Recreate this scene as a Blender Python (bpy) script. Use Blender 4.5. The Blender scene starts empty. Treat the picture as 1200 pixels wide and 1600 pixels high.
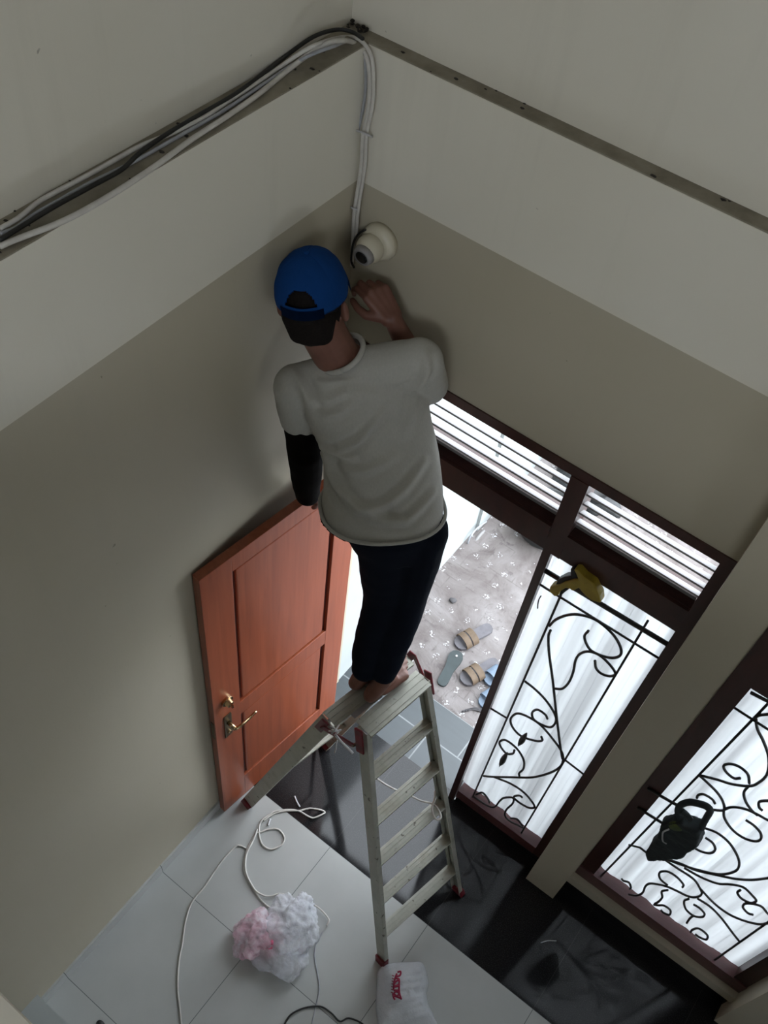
import bpy, bmesh, math, random
from mathutils import Vector, Matrix, noise
from math import pi, sin, cos, radians
random.seed(4)
SC = bpy.context.scene
COL = SC.collection

# ------------------------------------------------------------ camera, light, exposure
cam_data = bpy.data.cameras.new('camera')
cam = bpy.data.objects.new('camera', cam_data); COL.objects.link(cam); SC.camera = cam
cam_data.sensor_fit = 'VERTICAL'; cam_data.sensor_height = 24.0
cam_data.lens = 1535.33/1600*24.0
cam_data.clip_start = 0.02
R0, R1, R2 = Vector((0.797422, 0.596757, 0.089443)), Vector((0.52139, -0.606789, -0.599966)), Vector((-0.303761, 0.52506, -0.79501))
m = Matrix.Identity(4)
for i in range(3):
    m[i][0] = R0[i]; m[i][1] = -R1[i]; m[i][2] = -R2[i]
m.translation = Vector((1.3994, -1.9955, 4.92686))
cam.matrix_world = m

SC.view_settings.view_transform = 'Standard'; SC.view_settings.look = 'None'
SC.view_settings.gamma = 1.0; SC.view_settings.use_curve_mapping = False
SC.view_settings.exposure = 0.22

w = bpy.data.worlds.new('overcast_sky'); SC.world = w; w.use_nodes = True
wn = w.node_tree.nodes; wl = w.node_tree.links
bg = wn['Background']; bg.inputs[0].default_value = (0.86, 0.93, 1.0, 1); bg.inputs[1].default_value = 6.6

def area(name, loc, target, sx, sy, power, color):
    d = bpy.data.lights.new(name, 'AREA'); d.shape = 'RECTANGLE'; d.size = sx; d.size_y = sy; d.energy = power; d.color = color
    o = bpy.data.objects.new(name, d); COL.objects.link(o); o.location = loc
    o.rotation_euler = (Vector(target)-Vector(loc)).to_track_quat('-Z', 'Y').to_euler()
    return o
# added fill light for the upper walls, unseen, high behind the camera
area('upper_fill', (2.6, -4.7, 5.3), (0.6, 0, 3.2), 1.4, 0.9, 27, (0.93, 0.97, 1.0))

# ------------------------------------------------------------ materials
MATS = {}
def new_mat(name):
    mt = bpy.data.materials.new(name); mt.use_nodes = True
    nt = mt.node_tree; b = nt.nodes['Principled BSDF']; MATS[name] = mt
    return mt, nt, b
def ramp(nt, fac, stops, interp='LINEAR'):
    r = nt.nodes.new('ShaderNodeValToRGB'); r.color_ramp.interpolation = interp
    els = r.color_ramp.elements
    els[0].position, els[0].color = stops[0][0], (*stops[0][1], 1)
    els[1].position, els[1].color = stops[-1][0], (*stops[-1][1], 1)
    for p, c in stops[1:-1]:
        e = els.new(p); e.color = (*c, 1)
    nt.links.new(fac, r.inputs[0]); return r.outputs[0]
def noise_node(nt, scale, detail=4, rough=0.55, vec=None, dist=0.0):
    n = nt.nodes.new('ShaderNodeTexNoise'); n.inputs['Scale'].default_value = scale
    n.inputs['Detail'].default_value = detail; n.inputs['Roughness'].default_value = rough; n.inputs['Distortion'].default_value = dist
    if vec is None:
        g = nt.nodes.new('ShaderNodeNewGeometry'); vec = g.outputs['Position']
    nt.links.new(vec, n.inputs['Vector']); return n.outputs['Fac']
def scaled_pos(nt, s):
    g = nt.nodes.new('ShaderNodeNewGeometry'); mp = nt.nodes.new('ShaderNodeMapping')
    mp.inputs['Scale'].default_value = s; nt.links.new(g.outputs['Position'], mp.inputs['Vector']); return mp.outputs['Vector']
def bump(nt, b, h, strength=0.2, dist=0.01):
    n = nt.nodes.new('ShaderNodeBump'); n.inputs['Strength'].default_value = strength; n.inputs['Distance'].default_value = dist
    nt.links.new(h, n.inputs['Height']); nt.links.new(n.outputs['Normal'], b.inputs['Normal'])
def mix(nt, fac, a, b_):
    n = nt.nodes.new('ShaderNodeMix'); n.data_type = 'RGBA'
    if isinstance(fac, float): n.inputs[0].default_value = fac
    else: nt.links.new(fac, n.inputs[0])
    for k, v in ((6, a), (7, b_)):
        if isinstance(v, tuple): n.inputs[k].default_value = (*v, 1)
        else: nt.links.new(v, n.inputs[k])
    return n.outputs[2]
def math_node(nt, op, a, b_=None):
    n = nt.nodes.new('ShaderNodeMath'); n.operation = op
    for k, v in ((0, a), (1, b_)):
        if v is None: continue
        if isinstance(v, (int, float)): n.inputs[k].default_value = v
        else: nt.links.new(v, n.inputs[k])
    return n.outputs[0]
def simple(name, c1, c2=None, scale=20, rough=0.6, metal=0.0, bmp=0.0, spec=0.5, coat=0.0):
    mt, nt, b = new_mat(name)
    c2 = c2 or tuple(x*0.8 for x in c1)
    f = noise_node(nt, scale)
    nt.links.new(ramp(nt, f, [(0.35, c1), (0.68, c2)]), b.inputs['Base Color'])
    b.inputs['Roughness'].default_value = rough; b.inputs['Metallic'].default_value = metal
    b.inputs['Specular IOR Level'].default_value = spec; b.inputs['Coat Weight'].default_value = coat
    if bmp: bump(nt, b, f, bmp, 0.004)
    return mt

def wall_paint():
    mt, nt, b = new_mat('wall_paint')
    g = nt.nodes.new('ShaderNodeNewGeometry'); s = nt.nodes.new('ShaderNodeSeparateXYZ'); nt.links.new(g.outputs['Position'], s.inputs[0])
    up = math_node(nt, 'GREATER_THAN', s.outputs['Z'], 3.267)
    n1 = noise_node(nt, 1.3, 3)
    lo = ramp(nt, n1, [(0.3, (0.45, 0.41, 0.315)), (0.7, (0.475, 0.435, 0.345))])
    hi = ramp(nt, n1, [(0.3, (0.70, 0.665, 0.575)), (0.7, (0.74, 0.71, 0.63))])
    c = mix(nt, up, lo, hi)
    # faint dirt runs and specks of the old paint
    n2 = noise_node(nt, 1.0, 5, 0.6, scaled_pos(nt, (9, 9, 0.7)))
    c = mix(nt, ramp(nt, n2, [(0.55, (0, 0, 0)), (0.8, (0.16, 0.16, 0.16))]), c, (0.35, 0.33, 0.27))
    n3 = noise_node(nt, 26, 2, 0.5)
    c = mix(nt, ramp(nt, n3, [(0.775, (0, 0, 0)), (0.80, (0.55, 0.55, 0.55))]), c, (0.14, 0.12, 0.09))
    nt.links.new(c, b.inputs['Base Color']); b.inputs['Roughness'].default_value = 0.55
    b.inputs['Specular IOR Level'].default_value = 0.3
    bump(nt, b, noise_node(nt, 60, 3), 0.08, 0.004)
wall_paint()
simple('cement', (0.30, 0.27, 0.21), (0.20, 0.175, 0.13), 14, 0.9, bmp=0.5)
simple('mould', (0.03, 0.025, 0.02), None, 60, 0.95)

def floor_tile():
    mt, nt, b = new_mat('floor_tile')
    g = nt.nodes.new('ShaderNodeNewGeometry'); mp = nt.nodes.new('ShaderNodeMapping')
    mp.inputs['Location'].default_value = (-0.567+6, 0.594+6, 0); nt.links.new(g.outputs['Position'], mp.inputs['Vector'])
    s = nt.nodes.new('ShaderNodeSeparateXYZ'); nt.links.new(mp.outputs[0], s.inputs[0])
    ln = []
    for ax in 'XY':
        f = math_node(nt, 'PINGPONG', s.outputs[ax], 0.3)
        ln.append(math_node(nt, 'LESS_THAN', f, 0.0016))
    line = math_node(nt, 'MAXIMUM', ln[0], ln[1])
    n = noise_node(nt, 2.5, 5)
    c = ramp(nt, n, [(0.3, (0.42, 0.43, 0.42)), (0.7, (0.48, 0.49, 0.48))])
    c = mix(nt, line, c, (0.16, 0.17, 0.17))
    nt.links.new(c, b.inputs['Base Color']); b.inputs['Roughness'].default_value = 0.22
    b.inputs['Specular IOR Level'].default_value = 0.35
    h = math_node(nt, 'SUBTRACT', 1.0, line); bump(nt, b, h, 0.3, 0.002)
floor_tile()
def granite():
    mt, nt, b = new_mat('black_granite')
    g = nt.nodes.new('ShaderNodeNewGeometry'); mp = nt.nodes.new('ShaderNodeMapping')
    mp.inputs['Location'].default_value = (-0.567+6, 0.594+6, 0); nt.links.new(g.outputs['Position'], mp.inputs['Vector'])
    s = nt.nodes.new('ShaderNodeSeparateXYZ'); nt.links.new(mp.outputs[0], s.inputs[0])
    f = math_node(nt, 'PINGPONG', s.outputs['X'], 0.3); line = math_node(nt, 'LESS_THAN', f, 0.0012)
    n = noise_node(nt, 220, 3)
    c = ramp(nt, n, [(0.5, (0.009, 0.009, 0.010)), (0.75, (0.04, 0.04, 0.042))])
    c = mix(nt, line, c, (0.035, 0.035, 0.035))
    nt.links.new(c, b.inputs['Base Color'])
    r = noise_node(nt, 3, 4); rr = ramp(nt, r, [(0.3, (0.035, 0.035, 0.035)), (0.75, (0.11, 0.11, 0.11))]); nt.links.new(rr, b.inputs['Roughness'])
    b.inputs['Specular IOR Level'].default_value = 0.3
granite()
def porch():
    mt, nt, b = new_mat('porch_tile')
    g = nt.nodes.new('ShaderNodeNewGeometry'); s = nt.nodes.new('ShaderNodeSeparateXYZ'); nt.links.new(g.outputs['Position'], s.inputs[0])
    br = nt.nodes.new('ShaderNodeTexBrick'); nt.links.new(g.outputs['Position'], br.inputs['Vector'])
    br.inputs['Scale'].default_value = 1.0; br.inputs['Brick Width'].default_value = 0.4; br.inputs['Row Height'].default_value = 0.2
    br.inputs['Mortar Size'].default_value = 0.004; br.offset = 0.5
    br.inputs['Color1'].default_value = (0.048, 0.057, 0.063, 1); br.inputs['Color2'].default_value = (0.062, 0.072, 0.078, 1)
    br.inputs['Mortar'].default_value = (0.20, 0.215, 0.22, 1)
    n = noise_node(nt, 1.0, 6, 0.65, scaled_pos(nt, (4, 30, 4)))
    c = mix(nt, ramp(nt, n, [(0.35, (0, 0, 0)), (0.75, (0.45, 0.45, 0.45))]), br.outputs['Color'], (0.035, 0.04, 0.044))
    nt.links.new(c, b.inputs['Base Color']); b.inputs['Roughness'].default_value = 0.38
porch()
def paver():
    mt, nt, b = new_mat('sandy_paver')
    n1 = noise_node(nt, 3.0, 7, 0.62, dist=0.6)
    c = ramp(nt, n1, [(0.32, (0.095, 0.076, 0.072)), (0.5, (0.165, 0.145, 0.141)), (0.68, (0.235, 0.217, 0.214))])
    n2 = noise_node(nt, 7.0, 6, 0.7, dist=1.2)
    c = mix(nt, ramp(nt, n2, [(0.56, (0, 0, 0)), (0.66, (0.7, 0.7, 0.7))]), c, (0.07, 0.057, 0.055))
    # interlocking block joints, partly filled with sand
    br = nt.nodes.new('ShaderNodeTexBrick'); nt.links.new(scaled_pos(nt, (1, 1, 1)), br.inputs['Vector'])
    br.inputs['Scale'].default_value = 1.0; br.inputs['Brick Width'].default_value = 0.21; br.inputs['Row Height'].default_value = 0.105; br.inputs['Mortar Size'].default_value = 0.004
    n3 = noise_node(nt, 9, 4)
    jf = math_node(nt, 'MULTIPLY', br.outputs['Fac'], ramp(nt, n3, [(0.45, (0, 0, 0)), (0.62, (0.45, 0.45, 0.45))]))
    c = mix(nt, jf, c, (0.09, 0.075, 0.07))
    # painted wet glints: pale and dark speckle in hollows set in rows
    g = nt.nodes.new('ShaderNodeNewGeometry'); s = nt.nodes.new('ShaderNodeSeparateXYZ'); nt.links.new(g.outputs['Position'], s.inputs[0])
    fx = math_node(nt, 'PINGPONG', math_node(nt, 'ADD', s.outputs['X'], 5.0), 0.0525); fy = math_node(nt, 'PINGPONG', math_node(nt, 'ADD', s.outputs['Y'], 5.02), 0.0525)
    d = math_node(nt, 'SQRT', math_node(nt, 'ADD', math_node(nt, 'POWER', fx, 2.0), math_node(nt, 'POWER', fy, 2.0)))
    inn = math_node(nt, 'LESS_THAN', d, 0.021)
    n4 = noise_node(nt, 95, 2, 0.5)
    sp = math_node(nt, 'MULTIPLY', inn, math_node(nt, 'GREATER_THAN', n4, 0.575))
    n5 = noise_node(nt, 6, 2)
    sp = math_node(nt, 'MULTIPLY', sp, math_node(nt, 'GREATER_THAN', n5, 0.47))
    c = mix(nt, sp, c, (0.45, 0.45, 0.46))
    dk = math_node(nt, 'MULTIPLY', inn, math_node(nt, 'LESS_THAN', n4, 0.40))
    c = mix(nt, math_node(nt, 'MULTIPLY', dk, 0.6), c, (0.12, 0.10, 0.10))
    nt.links.new(c, b.inputs['Base Color']); b.inputs['Roughness'].default_value = 0.8
    bump(nt, b, n1, 0.5, 0.02)
paver()
simple('bounce_ground', (0.52, 0.52, 0.52), (0.44, 0.44, 0.45), 2, 0.9)  # far ground tone, lightened to bounce daylight indoors
simple('white_render', (0.44, 0.475, 0.475), (0.40, 0.43, 0.435), 3, 0.8)
def wood(name, c1, c2, c3, rough, sc=(30, 30, 1.6), coat=0.0):
    mt, nt, b = new_mat(name)
    n = noise_node(nt, 1.0, 6, 0.6, scaled_pos(nt, sc), 0.4)
    nt.links.new(ramp(nt, n, [(0.28, c1), (0.5, c2), (0.72, c3)]), b.inputs['Base Color'])
    b.inputs['Roughness'].default_value = rough; b.inputs['Coat Weight'].default_value = coat; b.inputs['Coat Roughness'].default_value = 0.25
    bump(nt, b, n, 0.08, 0.002)
wood('door_wood', (0.24, 0.055, 0.022), (0.31, 0.074, 0.030), (0.36, 0.092, 0.040), 0.36, coat=0.15)
wood('door_groove', (0.085, 0.012, 0.006), (0.11, 0.017, 0.008), (0.13, 0.02, 0.009), 0.45)
wood('frame_wood', (0.030, 0.010, 0.008), (0.045, 0.015, 0.012), (0.06, 0.021, 0.017), 0.38, (20, 20, 4), 0.1)
wood('sill_wood', (0.075, 0.028, 0.03), (0.10, 0.040, 0.042), (0.13, 0.055, 0.055), 0.35, (4, 30, 30), 0.2)
simple('louver_paint', (0.30, 0.29, 0.29), (0.25, 0.24, 0.24), 12, 0.5)
simple('wrought_iron', (0.035, 0.032, 0.033), (0.06, 0.055, 0.052), 50, 0.45, metal=0.5, bmp=0.3)
def dirty_metal():
    mt, nt, b = new_mat('dirty_aluminium')
    n = noise_node(nt, 9, 6, 0.65); c = ramp(nt, n, [(0.3, (0.38, 0.38, 0.33)), (0.55, (0.46, 0.46, 0.40)), (0.75, (0.33, 0.31, 0.24))])
    n2 = noise_node(nt, 34, 3, 0.5)
    c = mix(nt, ramp(nt, n2, [(0.66, (0, 0, 0)), (0.71, (0.85, 0.85, 0.85))]), c, (0.07, 0.055, 0.04))
    nt.links.new(c, b.inputs['Base Color']); b.inputs['Roughness'].default_value = 0.5; b.inputs['Metallic'].default_value = 0.35
    bump(nt, b, n2, 0.15, 0.002)
dirty_metal()
simple('red_plastic', (0.20, 0.010, 0.022), (0.10, 0.010, 0.014), 25, 0.45)
simple('cable_white', (0.62, 0.60, 0.56), (0.52, 0.50, 0.47), 30, 0.5)
simple('cable_grey', (0.38, 0.39, 0.42), (0.30, 0.31, 0.34), 30, 0.5)
simple('cable_black', (0.012, 0.012, 0.012), None, 30, 0.5)
simple('camera_plastic', (0.62, 0.58, 0.46), (0.55, 0.51, 0.40), 8, 0.35)
simple('lens_black', (0.008, 0.008, 0.010), None, 30, 0.12)
simple('brass', (0.62, 0.45, 0.26), (0.50, 0.36, 0.2), 30, 0.22, metal=1.0)
simple('dark_brass', (0.16, 0.13, 0.08), (0.10, 0.08, 0.05), 30, 0.4, metal=0.8)
simple('skin', (0.19, 0.083, 0.058), (0.155, 0.064, 0.044), 18, 0.5, bmp=0.15)
simple('hair', (0.006, 0.0045, 0.004), (0.012, 0.009, 0.008), 140, 0.85, bmp=0.3, spec=0.15)
def knit(name, c1, c2, sc=170):
    mt, nt, b = new_mat(name)
    n = noise_node(nt, 1.0, 3, 0.6, scaled_pos(nt, (sc, sc, sc*0.4))); n2 = noise_node(nt, 12, 4)
    c = mix(nt, n, c1, c2); c = mix(nt, ramp(nt, n2, [(0.4, (0, 0, 0)), (0.8, (0.3, 0.3, 0.3))]), c, tuple(x*0.75 for x in c1))
    nt.links.new(c, b.inputs['Base Color']); b.inputs['Roughness'].default_value = 0.9
    b.inputs['Specular IOR Level'].default_value = 0.08
    bump(nt, b, n, 0.25, 0.002)
knit('grey_jersey', (0.50, 0.495, 0.46), (0.40, 0.395, 0.365))
knit('navy_trouser', (0.007, 0.010, 0.018), (0.010, 0.013, 0.022))
knit('black_jersey', (0.005, 0.0035, 0.003), (0.0035, 0.003, 0.0025))
knit('blue_cap_cloth', (0.006, 0.046, 0.19), (0.005, 0.038, 0.155), 300)
knit('cap_dark_blue', (0.003, 0.022, 0.08), (0.003, 0.018, 0.065), 300)
simple('tan_strap', (0.135, 0.092, 0.058), (0.10, 0.066, 0.04), 30, 0.7)
simple('grey_foam', (0.14, 0.132, 0.145), (0.11, 0.104, 0.114), 30, 0.85)
simple('slate_foam', (0.048, 0.06, 0.062), (0.04, 0.05, 0.051), 30, 0.85)
simple('blue_foam', (0.17, 0.225, 0.30), (0.13, 0.175, 0.24), 30, 0.6)
simple('basin_plastic', (0.03, 0.032, 0.034), None, 20, 0.45)
simple('yellow_plastic', (0.40, 0.29, 0.035), (0.30, 0.21, 0.025), 25, 0.45)
simple('black_rubber', (0.012, 0.012, 0.013), None, 30, 0.5)
simple('pouch_cloth', (0.012, 0.018, 0.020), (0.020, 0.028, 0.030), 30, 0.8, bmp=0.4)
simple('pouch_green', (0.09, 0.12, 0.03), (0.03, 0.045, 0.02), 25, 0.8)
simple('pale_trim', (0.6, 0.6, 0.62), None, 30, 0.6)
simple('pebble_dark', (0.09, 0.085, 0.09), None, 20, 0.8)
simple('leaf_dark', (0.02, 0.035, 0.02), (0.04, 0.06, 0.03), 20, 0.6)

def curtain_mat():
    mt, nt, b = new_mat('sheer_curtain')
    out = [n for n in nt.nodes if n.type == 'OUTPUT_MATERIAL'][0]
    df = nt.nodes.new('ShaderNodeBsdfDiffuse'); tr = nt.nodes.new('ShaderNodeBsdfTranslucent'); mx = nt.nodes.new('ShaderNodeMixShader')
    n = noise_node(nt, 1.0, 2, 0.4, scaled_pos(nt, (15, 1, 0.25)))
    c = ramp(nt, n, [(0.38, (0.80, 0.79, 0.80)), (0.62, (0.50, 0.485, 0.49))])  # light and dark pleat bands painted into the cloth colour
    nt.links.new(c, df.inputs[0]); nt.links.new(c, tr.inputs[0]); mx.inputs[0].default_value = 0.62
    nt.links.new(df.outputs[0], mx.inputs[1]); nt.links.new(tr.outputs[0], mx.inputs[2]); nt.links.new(mx.outputs[0], out.inputs[0])
    nt.nodes.remove(b)
curtain_mat()
def glass_mat():
    mt, nt, b = new_mat('window_glass')
    out = [n for n in nt.nodes if n.type == 'OUTPUT_MATERIAL'][0]
    tr = nt.nodes.new('ShaderNodeBsdfTransparent'); tr.inputs[0].default_value = (0.95, 0.97, 0.97, 1)
    gl = nt.nodes.new('ShaderNodeBsdfGlossy'); gl.inputs['Roughness'].default_value = 0.02
    fr = nt.nodes.new('ShaderNodeFresnel'); fr.inputs[0].default_value = 1.45; mx = nt.nodes.new('ShaderNodeMixShader')
    nt.links.new(fr.outputs[0], mx.inputs[0]); nt.links.new(tr.outputs[0], mx.inputs[1]); nt.links.new(gl.outputs[0], mx.inputs[2]); nt.links.new(mx.outputs[0], out.inputs[0])
    nt.nodes.remove(b)
glass_mat()
def bag_mat(name, c1, c2, thin):
    mt, nt, b = new_mat(name)
    out = [n for n in nt.nodes if n.type == 'OUTPUT_MATERIAL'][0]
    n = noise_node(nt, 14, 5, 0.6, dist=0.8); c = ramp(nt, n, [(0.35, c1), (0.65, c2)])
    nt.links.new(c, b.inputs['Base Color']); b.inputs['Roughness'].default_value = 0.22
    tl = nt.nodes.new('ShaderNodeBsdfTranslucent'); nt.links.new(c, tl.inputs[0])
    m1 = nt.nodes.new('ShaderNodeMixShader'); m1.inputs[0].default_value = 0.35
    nt.links.new(b.outputs[0], m1.inputs[1]); nt.links.new(tl.outputs[0], m1.inputs[2])
    tp = nt.nodes.new('ShaderNodeBsdfTransparent'); m2 = nt.nodes.new('ShaderNodeMixShader')
    nt.links.new(ramp(nt, n, [(0.3, (thin*1.3,)*3), (0.7, (thin*0.5,)*3)]), m2.inputs[0])
    nt.links.new(m1.outputs[0], m2.inputs[1]); nt.links.new(tp.outputs[0], m2.inputs[2]); nt.links.new(m2.outputs[0], out.inputs[0])
    bump(nt, b, noise_node(nt, 45, 4, 0.6, dist=1.0), 0.8, 0.01)
bag_mat('clear_bag', (0.96, 0.97, 1.0), (0.86, 0.89, 0.95), 0.55)
bag_mat('pink_bag', (0.95, 0.55, 0.66), (0.92, 0.86, 0.92), 0.5)
bag_mat('milky_bag', (0.93, 0.95, 0.98), (0.84, 0.86, 0.90), 0.22)
simple('pink_print', (0.60, 0.12, 0.22), (0.5, 0.10, 0.18), 20, 0.5)
simple('red_print', (0.38, 0.012, 0.06), (0.30, 0.010, 0.05), 20, 0.5)

# ------------------------------------------------------------ mesh helpers
def finish(name, bm, mat, parent=None, smooth=False, bevel=0.0):
    if bevel:
        es = [e for e in bm.edges if len(e.link_faces) == 2 and e.calc_face_angle(0) > 0.7]
        try: bmesh.ops.bevel(bm, geom=es, offset=bevel, segments=2, affect='EDGES', profile=0.6, clamp_overlap=True)
        except Exception: pass
    me = bpy.data.meshes.new(name); bm.to_mesh(me); bm.free()
    for mn in (mat if isinstance(mat, (list, tuple)) else [mat]): me.materials.append(MATS[mn])
    for p in me.polygons: p.use_smooth = smooth
    o = bpy.data.objects.new(name, me); COL.objects.link(o)
    if parent: o.parent = parent
    return o
def thing(name, label, cat, group=None, loc=(0, 0, 0), kind=None):
    o = bpy.data.objects.new(name, None); COL.objects.link(o); o.empty_display_size = 0.05
    o.location = loc
    tag(o, label, cat, group, kind); return o
def tag(o, label=None, cat=None, group=None, kind=None):
    if label: o['label'] = label
    if cat: o['category'] = cat
    if group: o['group'] = group
    if kind: o['kind'] = kind
    return o
def struct(name, bm, mat, **k):
    o = finish(name, bm, mat, **k); o['kind'] = 'structure'; return o
def box(bm, x0, x1, y0, y1, z0, z1):
    vs = [bm.verts.new((x, y, z)) for x in (x0, x1) for y in (y0, y1) for z in (z0, z1)]
    for f in ((0, 1, 3, 2), (4, 6, 7, 5), (0, 4, 5, 1), (2, 3, 7, 6), (0, 2, 6, 4), (1, 5, 7, 3)):
        bm.faces.new([vs[i] for i in f])
    return vs
def obox(bm, p0, p1, side, ws, wn, ext=0.0):
    """bar from p0 to p1, ws wide along 'side', wn thick across it"""
    p0, p1 = Vector(p0), Vector(p1); d = (p1-p0).normalized(); p0 = p0-d*ext; p1 = p1+d*ext
    s = Vector(side); s = (s-d*s.dot(d)).normalized(); n = d.cross(s)
    vs = [bm.verts.new(p+s*(a*ws/2)+n*(b*wn/2)) for p in (p0, p1) for a in (-1, 1) for b in (-1, 1)]
    for f in ((0, 1, 3, 2), (4, 6, 7, 5), (0, 4, 5, 1), (2, 3, 7, 6), (0, 2, 6, 4), (1, 5, 7, 3)):
        bm.faces.new([vs[i] for i in f])
def catmull(pts, n=6):
    P = [Vector(p) for p in pts]
    if len(P) < 3: return P
    out = []
    for i in range(len(P)-1):
        a = P[i-1] if i else P[0]*2-P[1]; b = P[i]; c = P[i+1]; d = P[i+2] if i+2 < len(P) else P[-1]*2-P[-2]
        for k in range(n):
            t = k/n
            out.append(0.5*((2*b)+(c-a)*t+(2*a-5*b+4*c-d)*t*t+(3*b-a-3*c+d)*t**3))
    out.append(P[-1]); return out
def tube(bm, pts, r, seg=8, sm=6, flat=1.0, up=None):
    P = catmull(pts, sm) if sm else [Vector(p) for p in pts]
    n = len(P); rings = []; prev = None
    for i, p in enumerate(P):
        d = (P[min(i+1, n-1)]-P[max(i-1, 0)])
        d = d.normalized() if d.length > 1e-9 else Vector((0, 0, 1))
        if prev is None:
            a = Vector((0, 0, 1)) if abs(d.z) < 0.9 else Vector((1, 0, 0))
            u = d.cross(a).normalized()
        else:
            u = (prev-d*prev.dot(d)); u = u.normalized() if u.length > 1e-6 else d.orthogonal().normalized()
        prev = u; v = d.cross(u); rr = r(i/(n-1)) if callable(r) else r
        rings.append([bm.verts.new(p+u*cos(2*pi*k/seg)*rr+v*sin(2*pi*k/seg)*rr) for k in range(seg)])
    for a, b in zip(rings, rings[1:]):
        for k in range(seg): bm.faces.new((a[k], a[(k+1) % seg], b[(k+1) % seg], b[k]))
    bm.faces.new(rings[0][::-1]); bm.faces.new(rings[-1])
def sphere(bm, c, r, seg=20, rings=12, mat=None):
    M = Matrix.Translation(Vector(c)) @ (mat or Matrix.Identity(4)) @ (Matrix.Diagonal((*r, 1)) if isinstance(r, (tuple, list)) else Matrix.Scale(r, 4))
    return bmesh.ops.create_uvsphere(bm, u_segments=seg, v_segments=rings, radius=1.0, matrix=M)['verts']
def capsule(bm, p0, p1, r0, r1, seg=16):
    p0, p1 = Vector(p0), Vector(p1); sphere(bm, p0, r0, seg, 10); sphere(bm, p1, r1, seg, 10)
    d = p1-p0
    if d.length < 1e-5: return
    q = d.to_track_quat('Z', 'Y').to_matrix().to_4x4()
    bmesh.ops.create_cone(bm, cap_ends=True, segments=seg, radius1=r0, radius2=r1, depth=d.length, matrix=Matrix.Translation((p0+p1)/2) @ q)
def chain(bm, pts):
    for (a, ra), (b, rb) in zip(pts, pts[1:]): capsule(bm, a, b, ra, rb)
def cyl(bm, p0, p1, r0, r1=None, seg=24):
    p0, p1 = Vector(p0), Vector(p1); d = p1-p0
    q = d.to_track_quat('Z', 'Y').to_matrix().to_4x4()
    bmesh.ops.create_cone(bm, cap_ends=True, segments=seg, radius1=r0, radius2=r0 if r1 is None else r1, depth=d.length, matrix=Matrix.Translation((p0+p1)/2) @ q)
def loft(bm, secs, seg=32, power=2.0):
    """secs: (centre, u axis, v axis) with the axes already scaled"""
    rings = []
    for c, u, v in secs:
        c, u, v = Vector(c), Vector(u), Vector(v); ring = []
        for k in range(seg):
            a = 2*pi*k/seg; ca, sa = cos(a), sin(a)
            e = 2/power
            ring.append(bm.verts.new(c+u*(abs(ca)**e*(1 if ca >= 0 else -1))+v*(abs(sa)**e*(1 if sa >= 0 else -1))))
        rings.append(ring)
    for a, b in zip(rings, rings[1:]):
        for k in range(seg): bm.faces.new((a[k], a[(k+1) % seg], b[(k+1) % seg], b[k]))
    bm.faces.new(rings[0][::-1]); bm.faces.new(rings[-1])
def prism_xz(bm, pts, y0, y1):
    a = [bm.verts.new((x, y0, z)) for x, z in pts]; b = [bm.verts.new((x, y1, z)) for x, z in pts]
    bm.faces.new(a); bm.faces.new(b[::-1])
    n = len(pts)
    for i in range(n): bm.faces.new((a[i], b[i], b[(i+1) % n], a[(i+1) % n]))
    bmesh.ops.recalc_face_normals(bm, faces=bm.faces)
def remesh(name, bm, mat, parent, voxel=0.006, smooth=6, displace=None, parts=None):
    bmesh.ops.recalc_face_normals(bm, faces=bm.faces)
    me = bpy.data.meshes.new(name+'_raw'); bm.to_mesh(me); bm.free()
    o = bpy.data.objects.new(name+'_raw', me); COL.objects.link(o)
    md = o.modifiers.new('r', 'REMESH'); md.mode = 'VOXEL'; md.voxel_size = voxel; md.adaptivity = 0
    if smooth:
        ms = o.modifiers.new('s', 'SMOOTH'); ms.factor = 0.5; ms.iterations = smooth
    dg = bpy.context.evaluated_depsgraph_get(); dg.update()
    me2 = bpy.data.meshes.new_from_object(o.evaluated_get(dg)); me2.name = name
    bpy.data.objects.remove(o); bpy.data.meshes.remove(me)
    if displace:
        nrm = [v.normal.copy() for v in me2.vertices]
        for v, n in zip(me2.vertices, nrm): v.co += n*displace(v.co, n)
        me2.update()
    me2.materials.clear()
    for mn in (mat if isinstance(mat, (list, tuple)) else [mat]): me2.materials.append(MATS[mn])
    for p in me2.polygons: p.use_smooth = True
    r = bpy.data.objects.new(name, me2); COL.objects.link(r)
    if parent: r.parent = parent
    return r
def seg_dist(p, a, b):
    ab = b-a; t = max(0, min(1, (p-a).dot(ab)/ab.dot(ab))); return (p-(a+ab*t)).length, t

# ------------------------------------------------------------ the setting
bm = bmesh.new(); box(bm, 0, 4.2, -5.2, -0.594, -0.12, 0); struct('floor', bm, 'floor_tile')
bm = bmesh.new(); box(bm, 0, 4.2, -0.594, 0.0, -0.12, 0); box(bm, 0.03, 0.885, 0.0, 0.03, -0.12, 0); struct('floor_granite', bm, 'black_granite')
bm = bmesh.new(); box(bm, 0.0, 4.2, 0.031, 0.40, -0.14, -0.002); struct('floor_porch', bm, 'porch_tile')
bm = bmesh.new(); box(bm, -8, 12, 0.40, 2.45, -0.2, -0.04); struct('ground', bm, 'sandy_paver')
bm = bmesh.new(); box(bm, -8, 12, 2.45, 18, -0.2, -0.04); struct('ground_far_bounce', bm, 'bounce_ground')  # pale far ground added as a reflector towards doorway and vents
T = 0.16
bm = bmesh.new()
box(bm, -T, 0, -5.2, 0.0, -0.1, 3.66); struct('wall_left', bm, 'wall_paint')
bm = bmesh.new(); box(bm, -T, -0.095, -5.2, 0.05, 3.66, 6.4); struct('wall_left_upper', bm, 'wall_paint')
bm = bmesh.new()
Y1 = 0.15
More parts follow.
